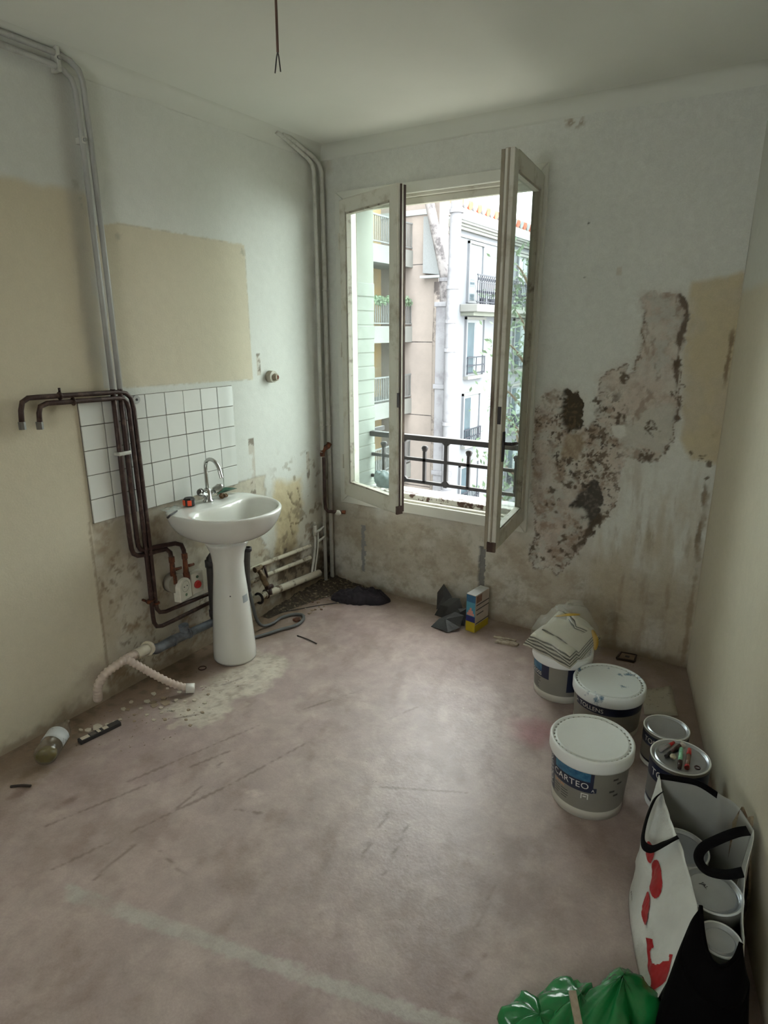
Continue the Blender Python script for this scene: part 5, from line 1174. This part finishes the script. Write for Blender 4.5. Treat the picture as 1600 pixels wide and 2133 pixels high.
for i in range(420):
    if i % 3 == 0: x, y = random.uniform(.02, .5) , random.uniform(-2.1, -1.3)
    elif i % 3 == 1: x, y = abs(random.gauss(.02, .12)) + .01, -abs(random.gauss(.05, .35)) - .02
    else: x, y = random.uniform(.3, 2.3), -abs(random.gauss(.0, .07)) - .015
    s = random.uniform(.0015, .0055); a = random.random() * 3
    mb.add([(x + s * math.cos(a), y + s * math.sin(a), .001), (x - s * math.sin(a), y + s * math.cos(a), .001), (x - s * math.cos(a), y - s * math.sin(a), .001), (x, y, s * .9)], [(0, 1, 3), (1, 2, 3), (2, 0, 3)])
tag(mb.build('floor_grit', M_chip[1]), 'fine plaster grit scattered along the feet of the walls', 'grit', kind='stuff')
mb = MB(); random.seed(35)
for i in range(46):
    x, y = random.uniform(.6, 2.2), random.uniform(-2.3, -.5); s = random.uniform(.0015, .004); a = random.random() * 3
    mb.add([(x + s * math.cos(a), y + s * math.sin(a), .0015), (x - s * math.sin(a), y + s * math.cos(a), .0015), (x - s * math.cos(a), y - s * math.sin(a), .0015), (x, y, .003)], [(0, 1, 3), (1, 2, 3), (2, 0, 3)])
tag(mb.build('floor_specks', M_chip[0]), 'tiny white specks scattered over the middle of the floor', 'specks', kind='stuff')
t = thing('rubber_washer', 'dark rubber washer ring on the floor left of the pedestal', 'ring'); MB().torus((.168, -1.345, .003), .019, .003, 'z', 24, 8).build('band', mat('rusty rubber', (58, 36, 30), .7), t); base_of(t, .168, -1.345, 0)
for lab, a, b, r in (('thin dark twig on the floor right of the pedestal', (.355, -.80, .004), (.51, -.818, .004), .003), ('short dark stick on the floor near the left wall', (.222, -2.362, .004), (.285, -2.318, .004), .005)):
    t = thing('twig', lab, 'twig'); MB().tube([a, ((a[0] + b[0]) / 2, (a[1] + b[1]) / 2 + .004, .005), b], r, 6, res=3).build('stem', mat('dark twig', (50, 42, 38), .8), t); base_of(t, a[0], a[1], 0)
t = thing('loose_wire', 'thin black wire trailing across the floor to the violet cloth', 'wire')
MB().tube([(.06, -.62, .004), (.13, -.52, .004), (.18, -.44, .004), (.24, -.36, .004), (.31, -.27, .004)], .0025, 6, res=6).build('strand', M_iron, t); base_of(t, .06, -.62, 0)
t = thing('rust_scrap', 'rusty brown scrap inside the hose loop', 'scrap'); MB().prism([(.20, -.66), (.235, -.67), (.25, -.64), (.225, -.62), (.205, -.63)], 0, .014).build('lump', M_rust, t, bevel=.004); base_of(t, .22, -.645, 0)

# ---- plastic bag on the outer sill, wire from the ceiling
t = thing('sill_bag', 'crumpled blue-grey plastic bag on the outer sill behind the left casement', 'bag')
rings = []
for j in range(13):
    ph = math.pi * j / 12; row = []
    for i in range(20):
        th = 2 * math.pi * i / 20; q = n2(math.cos(th) * 1.5 + 3, math.sin(th) * 1.5 + ph, 2.2, 55)
        rr = .058 * (math.sin(ph) ** .6 + .0001) * (.55 + 1.0 * q + .12 * abs(math.sin(5 * th + 4 * ph))); row.append(Vector((.335 + rr * math.cos(th) + .015 * math.cos(ph), .17 + rr * .8 * math.sin(th), .659 + .0625 * (1 - math.cos(ph)) * (.85 + .3 * q))))
    rings.append(row)
MB().rings(rings).build('film', mat('blue grey film', (110, 128, 132), .3, var=.25, scale=30, bump=.4, bscale=40), t); base_of(t, .335, .17, .655)
t = thing('ceiling_wire', 'bare twin flex hanging from the ceiling with split ends', 'wire')
wx, wy = 1.24, -1.80
MB().tube([(wx, wy, RH), (wx + .003, wy, 2.6), (wx, wy + .002, 2.42)], .0035, 8, res=6).build('flex', mat('brown flex', (92, 66, 56), .6, var=.2, scale=60, stretch=(1, 1, .2)), t)
for s in (-1, 1): MB().tube([(wx, wy + .002, 2.422), (wx + s * .004, wy + .001, 2.408), (wx + s * .007, wy, 2.390), (wx + s * .010, wy - .001, 2.372)], .0018, 6, res=3).build('core_wire', mat('dark core', (54, 50, 50), .6), t)
base_of(t, wx, wy, RH)
# ================================================================== shopping bag with tins
M_bagw = mat('white woven plastic bag', (200, 202, 198), .32, var=.10, scale=9, bump=.9, bscale=13)
M_bagi = mat('grey bag lining', (150, 151, 146), .45, var=.05, scale=10, bump=.2, bscale=18)
M_strap = mat('black webbing', (14, 13, 15), .9, var=.15, scale=80, bump=.2, spec=.1)
M_bred = mat('red print', (158, 26, 34), .4, var=.08, scale=20)
bag = thing('shopping_bag', 'tall white shopping bag with red print and black handles, full of paint tins', 'shopping bag')
def wr(p, a, s):
    q = np.array([p.x * 9 + p.z * 5]); w = np.array([p.y * 9 + p.z * 3]); return (float(fbm(q, w, 1.3, 4, s)[0]) - .5) * a
def panel(top, bot, nrm, amp=.012, seed=0, bulge=0):
    """sheet between a top and a bottom polyline; returns its evaluator"""
    T = smooth_path([Vector(p) for p in top], 8); B_ = smooth_path([Vector(p) for p in bot], 8); nrm = Vector(nrm)
    def at(P, u):
        x = u * (len(P) - 1); i = min(int(x), len(P) - 2); return P[i].lerp(P[i + 1], x - i)
    def ev(u, v):
        p = at(B_, u).lerp(at(T, u), v); k = math.sin(math.pi * v) ; e = min(1, 6 * u, 6 * (1 - u)) if True else 1
        return p + nrm * (bulge * k + (wr(p, amp, seed) + .4 * abs(math.sin(14 * u + 5 * v + seed)) * amp * .5) * max(0, e) * min(1, 5 * v))
    return ev
def sheet(name, ev, m, parent, nu=30, nv=24, u0=0, u1=1, v0=0, v1=1, solid=.0016, off=0, nrm=None):
    g = []
    for i in range(nu + 1):
        row = []
        for j in range(nv + 1):
            p = ev(u0 + (u1 - u0) * i / nu, v0 + (v1 - v0) * j / nv)
            if off: p = p + Vector(nrm) * off
            row.append(p)
        g.append(row)
    return MB().rings(g, closed=False).build(name, m, parent, solid=solid)
BL = (2.372, -1.400, .322)
left_top = [BL, (2.386, -1.435, .305), (2.425, -1.52, .283), (2.463, -1.60, .277), (2.505, -1.70, .268), (2.548, -1.80, .246), (2.560, -1.86, .225)]
left_bot = [(2.372, -1.42, .004), (2.360, -1.50, .004), (2.352, -1.59, .004), (2.372, -1.68, .004), (2.405, -1.78, .004), (2.445, -1.88, .004), (2.475, -1.96, .004)]
evL = panel(left_top, left_bot, (-.93, -.15, .32), .026, 3, .012)
sheet('left_side', evL, M_bagw, bag)
back_top = [BL, (2.43, -1.402, .337), (2.485, -1.402, .345), (2.543, -1.402, .325), (2.592, -1.455, .345), (2.640, -1.545, .352)]
back_bot = [(2.372, -1.42, .004), (2.43, -1.41, .004), (2.49, -1.41, .004), (2.55, -1.42, .004), (2.585, -1.47, .004), (2.622, -1.56, .004)]
evK = panel(back_top, back_bot, (.3, .9, 0), .006, 7)
sheet('back_side', evK, M_bagi, bag)
evT = panel([(2.372, -1.3985, .324), (2.43, -1.4005, .339), (2.485, -1.4005, .347), (2.540, -1.4005, .328)], [(2.372, -1.4005, .306), (2.43, -1.4025, .321), (2.485, -1.4025, .329), (2.540, -1.4025, .309)], (0, -1, 0), .002, 2)
sheet('top_binding', evT, M_strap, bag, 14, 2, solid=.006)
right_top = [(2.640, -1.545, .352), (2.640, -1.60, .352), (2.632, -1.68, .315), (2.640, -1.78, .265), (2.645, -1.85, .262), (2.635, -1.90, .258)]
right_bot = [(2.622, -1.56, .004), (2.645, -1.64, .004), (2.662, -1.72, .004), (2.680, -1.80, .004), (2.695, -1.88, .004), (2.70, -1.95, .004)]
evR = panel(right_top, right_bot, (.95, .25, 0), .008, 11, -.004)
sheet('right_side', evR, M_bagw, bag)
front_top = [(2.560, -1.86, .225), (2.578, -1.885, .205), (2.605, -1.91, .215), (2.635, -1.90, .258)]
front_bot = [(2.475, -1.96, .004), (2.55, -1.985, .004), (2.63, -1.98, .004), (2.70, -1.95, .004)]
evF = panel(front_top, front_bot, (-.1, -1, 0), .006, 13); sheet('front_side', evF, M_bagw, bag, 16, 14)
MB().add([left_bot[0], left_bot[3], left_bot[6], right_bot[5], right_bot[2], right_bot[0]], [(0, 1, 2, 3, 4, 5)]).build('bag_base', M_bagi, bag, solid=.002)
def red(u0, u1, v0, v1, cut=None, nm='red_print', m=None):
    pts = []; n = 10
    for i in range(n + 1):
        row = []
        for j in range(n + 1):
            a, b = 2 * i / n - 1, 2 * j / n - 1
            if cut is None: a, b = a * math.sqrt(1 - b * b / 2), b * math.sqrt(1 - a * a / 2)
            row.append(evL(u0 + (u1 - u0) * (a + 1) / 2, v0 + (v1 - v0) * (b + 1) / 2) + Vector((-.93, -.15, .32)) * .0035)
        pts.append(row)
    mb = MB()
    if cut:
        fs = []; vs = [p for r in pts for p in r]
        for i in range(n):
            for j in range(n):
                if not cut((i + .5) / n, (j + .5) / n): fs.append((i * (n + 1) + j, (i + 1) * (n + 1) + j, (i + 1) * (n + 1) + j + 1, i * (n + 1) + j + 1))
        mb.add(vs, fs, True)
    else: mb.rings(pts, closed=False)
    mb.build(nm, m or M_bred, bag)
def redq(TL, TR, BR, BL, cut=None):
    n = 44; ok = lambda a, b: (cut is None and (a * 2 - 1) ** 2 + (b * 2 - 1) ** 2 < 1.02) or (cut is not None and not cut(a, b)); mb = MB(); vs = []; fs = []
    for i in range(n + 1):
        for j in range(n + 1):
            a, b = i / n, j / n; uv = [(TL[k] * (1 - a) + TR[k] * a) * (1 - b) + (BL[k] * (1 - a) + BR[k] * a) * b for k in (0, 1)]
            vs.append(evL(min(1, uv[0]), min(1, max(0, uv[1]))) + Vector((-.93, -.15, .32)) * .003)
    for i in range(n):
        for j in range(n):
            if ok((i + .5) / n, (j + .5) / n): fs.append((i * (n + 1) + j, (i + 1) * (n + 1) + j, (i + 1) * (n + 1) + j + 1, i * (n + 1) + j + 1))
    mb.add(vs, fs, True).build('red_print', M_bred, bag)
redq((.31, .57), (.37, .69), (.49, .63), (.43, .52)); redq((.45, .58), (.53, .76), (.68, .64), (.61, .46)); redq((.53, .34), (.58, .50), (.71, .38), (.65, .24))
redq((.72, .27), (.86, .62), (1.0, .44), (.91, .13), cut=lambda a, b: math.hypot((a - .38) / .30, (b - .30) / .19) < 1 or (b < .25 and a > .22) or (b < .42 and a > .62 and a < .80 + .3 * b) or math.hypot((a + .02) / .18, (b - .82) / .2) < 1)
for i in range(5): red(.40 + .012 * i, .406 + .012 * i, .10, .13, nm='small_print', m=M_blk)
def ribbon(name, pts, w, side):
    P = smooth_path([Vector(p) for p in pts], 8); side = Vector(side).normalized(); g = []
    for i, p in enumerate(P):
        t_ = (P[min(i + 1, len(P) - 1)] - P[max(0, i - 1)]).normalized(); s = t_.cross(side).normalized(); g.append([p - s * w, p + s * w])
    return MB().rings(g, closed=False).build(name, M_strap, bag, solid=.0025)
ribbon('handle', [(2.392, -1.452, .300), (2.375, -1.485, .285), (2.366, -1.545, .240), (2.372, -1.60, .215), (2.398, -1.625, .225), (2.430, -1.625, .260), (2.462, -1.605, .285)], .012, (-.93, -.15, .32))
ribbon('handle', [(2.628, -1.555, .350), (2.600, -1.575, .345), (2.560, -1.605, .325), (2.528, -1.635, .305), (2.522, -1.665, .290), (2.545, -1.685, .280), (2.590, -1.680, .285), (2.628, -1.675, .310)], .013, (.15, -.35, .9))
base_of(bag, 2.53, -1.7, 0)
tin('tin with a grey lid at the back inside the shopping bag', (2.470, -1.520), .078, .175, 'tins inside the shopping bag', None, band=False, z=.006)
tin('tin with a silver handwritten lid inside the shopping bag', (2.566, -1.675), .078, .205, 'tins inside the shopping bag', None, band=False, z=.006)
me = text_mesh('JAL', .016); ob = bpy.data.objects.new('lettering', me); COL.objects.link(ob); me.materials.append(M_blk)
lidroot = [o for o in COL.objects if o.name.startswith('paint_tin') and 'handwritten' in o.get('label', '')][0]
ob.parent = lidroot; ob.matrix_parent_inverse = Matrix.Translation(-lidroot.location); ob.location = (2.535, -1.662, .2095); ob.rotation_euler = (0, 0, R(-35))
tin('small white-lidded tin at the front inside the shopping bag', (2.600, -1.815), .052, .195, 'tins inside the shopping bag', None, band=False, z=.006)
# black garment hung over the front of the bag
M_blkc = mat('black jersey', (6, 5, 6), .95, var=.2, scale=40, bump=.2, spec=.08)
t = thing('black_garment', 'black fabric stuffed over the front of the shopping bag', 'fabric')
gt = [(2.548, -1.795, .262), (2.562, -1.845, .236), (2.580, -1.885, .216), (2.606, -1.915, .224), (2.632, -1.915, .262), (2.642, -1.885, .290)]
gm = [(2.530, -1.82, .215), (2.525, -1.90, .175), (2.565, -1.955, .165), (2.61, -1.975, .170), (2.655, -1.96, .185), (2.670, -1.90, .20)]
gb = [(2.500, -1.90, .045), (2.495, -1.99, .015), (2.55, -2.045, .010), (2.615, -2.06, .010), (2.675, -2.03, .012), (2.70, -1.955, .03)]
ev1 = panel(gt, gm, (-.2, -.9, .4), .010, 21, .012); ev2 = panel(gm, gb, (-.2, -.9, .3), .012, 23, .020)
sheet('upper_part', ev1, M_blkc, t, 24, 10, solid=.004); sheet('lower_part', ev2, M_blkc, t, 24, 14, solid=.004)
ribbon_pts = [Vector(p) + Vector((-.002, -.004, .003)) for p in gt]
MB().tube(ribbon_pts, .005, 8, res=6).build('hem', M_blkc, t); base_of(t, 2.58, -1.95, 0)
# folded brown paper behind the bag
t = thing('brown_wrapper', 'crushed brown paper wrapper between the bag and the wall', 'wrapper')
MB().add([(2.592, -1.475, .30), (2.608, -1.47, .358), (2.622, -1.495, .345), (2.634, -1.51, .368), (2.640, -1.55, .30), (2.655, -1.60, .20), (2.655, -1.60, .01), (2.605, -1.475, .01)], [(0, 1, 2, 3, 4, 5, 6, 7)]).build('paper', mat2('brown paper', (150, 138, 116), (92, 72, 54), 14, .45, .6, .8, bump=.4), t, solid=.006); base_of(t, 2.63, -1.54, 0)

# ================================================================== green bag with a batten
M_grn = mat('green bin liner', (26, 118, 62), .22, var=.3, scale=10, bump=.25, bscale=24, spec=.7)
t = thing('green_plastic_bag', 'crumpled shiny green plastic bag on the floor beside the shopping bag', 'bag')
def heap(name, c, rx, ry, h, rot, seed, tip):
    NM, NR = 40, 16; rings = []
    for j in range(NR + 1):
        f_ = j / NR; row = []
        for i in range(NM):
            th = 2 * math.pi * i / NM; q = n2(math.cos(th) * 1.4 + f_ * .7 + 4, math.sin(th) * 1.4 - f_ * .5 + 4, 1.8, seed); rg = abs(math.sin(3 * th + seed + 2 * f_))
            rr = (1 - f_ ** 1.5) * (.78 + .5 * (q - .3) + .10 * rg)
            x, y = rx * rr * math.cos(th), ry * rr * math.sin(th)
            zz = h * (f_ ** .75) * (.75 + .5 * q) + .02 * rg * (1 - f_) * min(1, f_ * 5)
            X = c[0] + x * math.cos(rot) - y * math.sin(rot) + tip[0] * f_; Y = c[1] + x * math.sin(rot) + y * math.cos(rot) + tip[1] * f_
            row.append(Vector((X, Y, .002 + zz)))
        rings.append(row)
    return MB().rings(rings, False, True).build(name, M_grn, t)
heap('bag_body', (2.395, -2.035), .085, .155, .105, R(-25), 5, (.01, .07))
heap('bag_fold', (2.300, -2.075), .085, .110, .070, R(-10), 9, (.02, .03))
heap('bag_fold', (2.235, -2.130), .090, .080, .050, R(20), 14, (.01, .0))
base_of(t, 2.36, -2.05, 0)
t = thing('wood_batten', 'short pale wooden batten sticking out of the green bag', 'batten')
_a = Vector((2.305, -2.075, .112)); _d = Vector((.075, -.12, -.055)).normalized(); _s = Vector((_d.y, -_d.x, 0)).normalized(); _n = _s.cross(_d)
Mk = Matrix(((_s.x, _n.x, _d.x, _a.x), (_s.y, _n.y, _d.y, _a.y), (_s.z, _n.z, _d.z, _a.z), (0, 0, 0, 1)))
MB().box(-.009, .009, -.005, .005, 0, .17, Mk).build('stick', mat('weathered pine', (158, 146, 128), .8, var=.12, scale=20, stretch=(6, 6, 1)), t, bevel=.001)
base_of(t, 2.38, -2.2, .03)
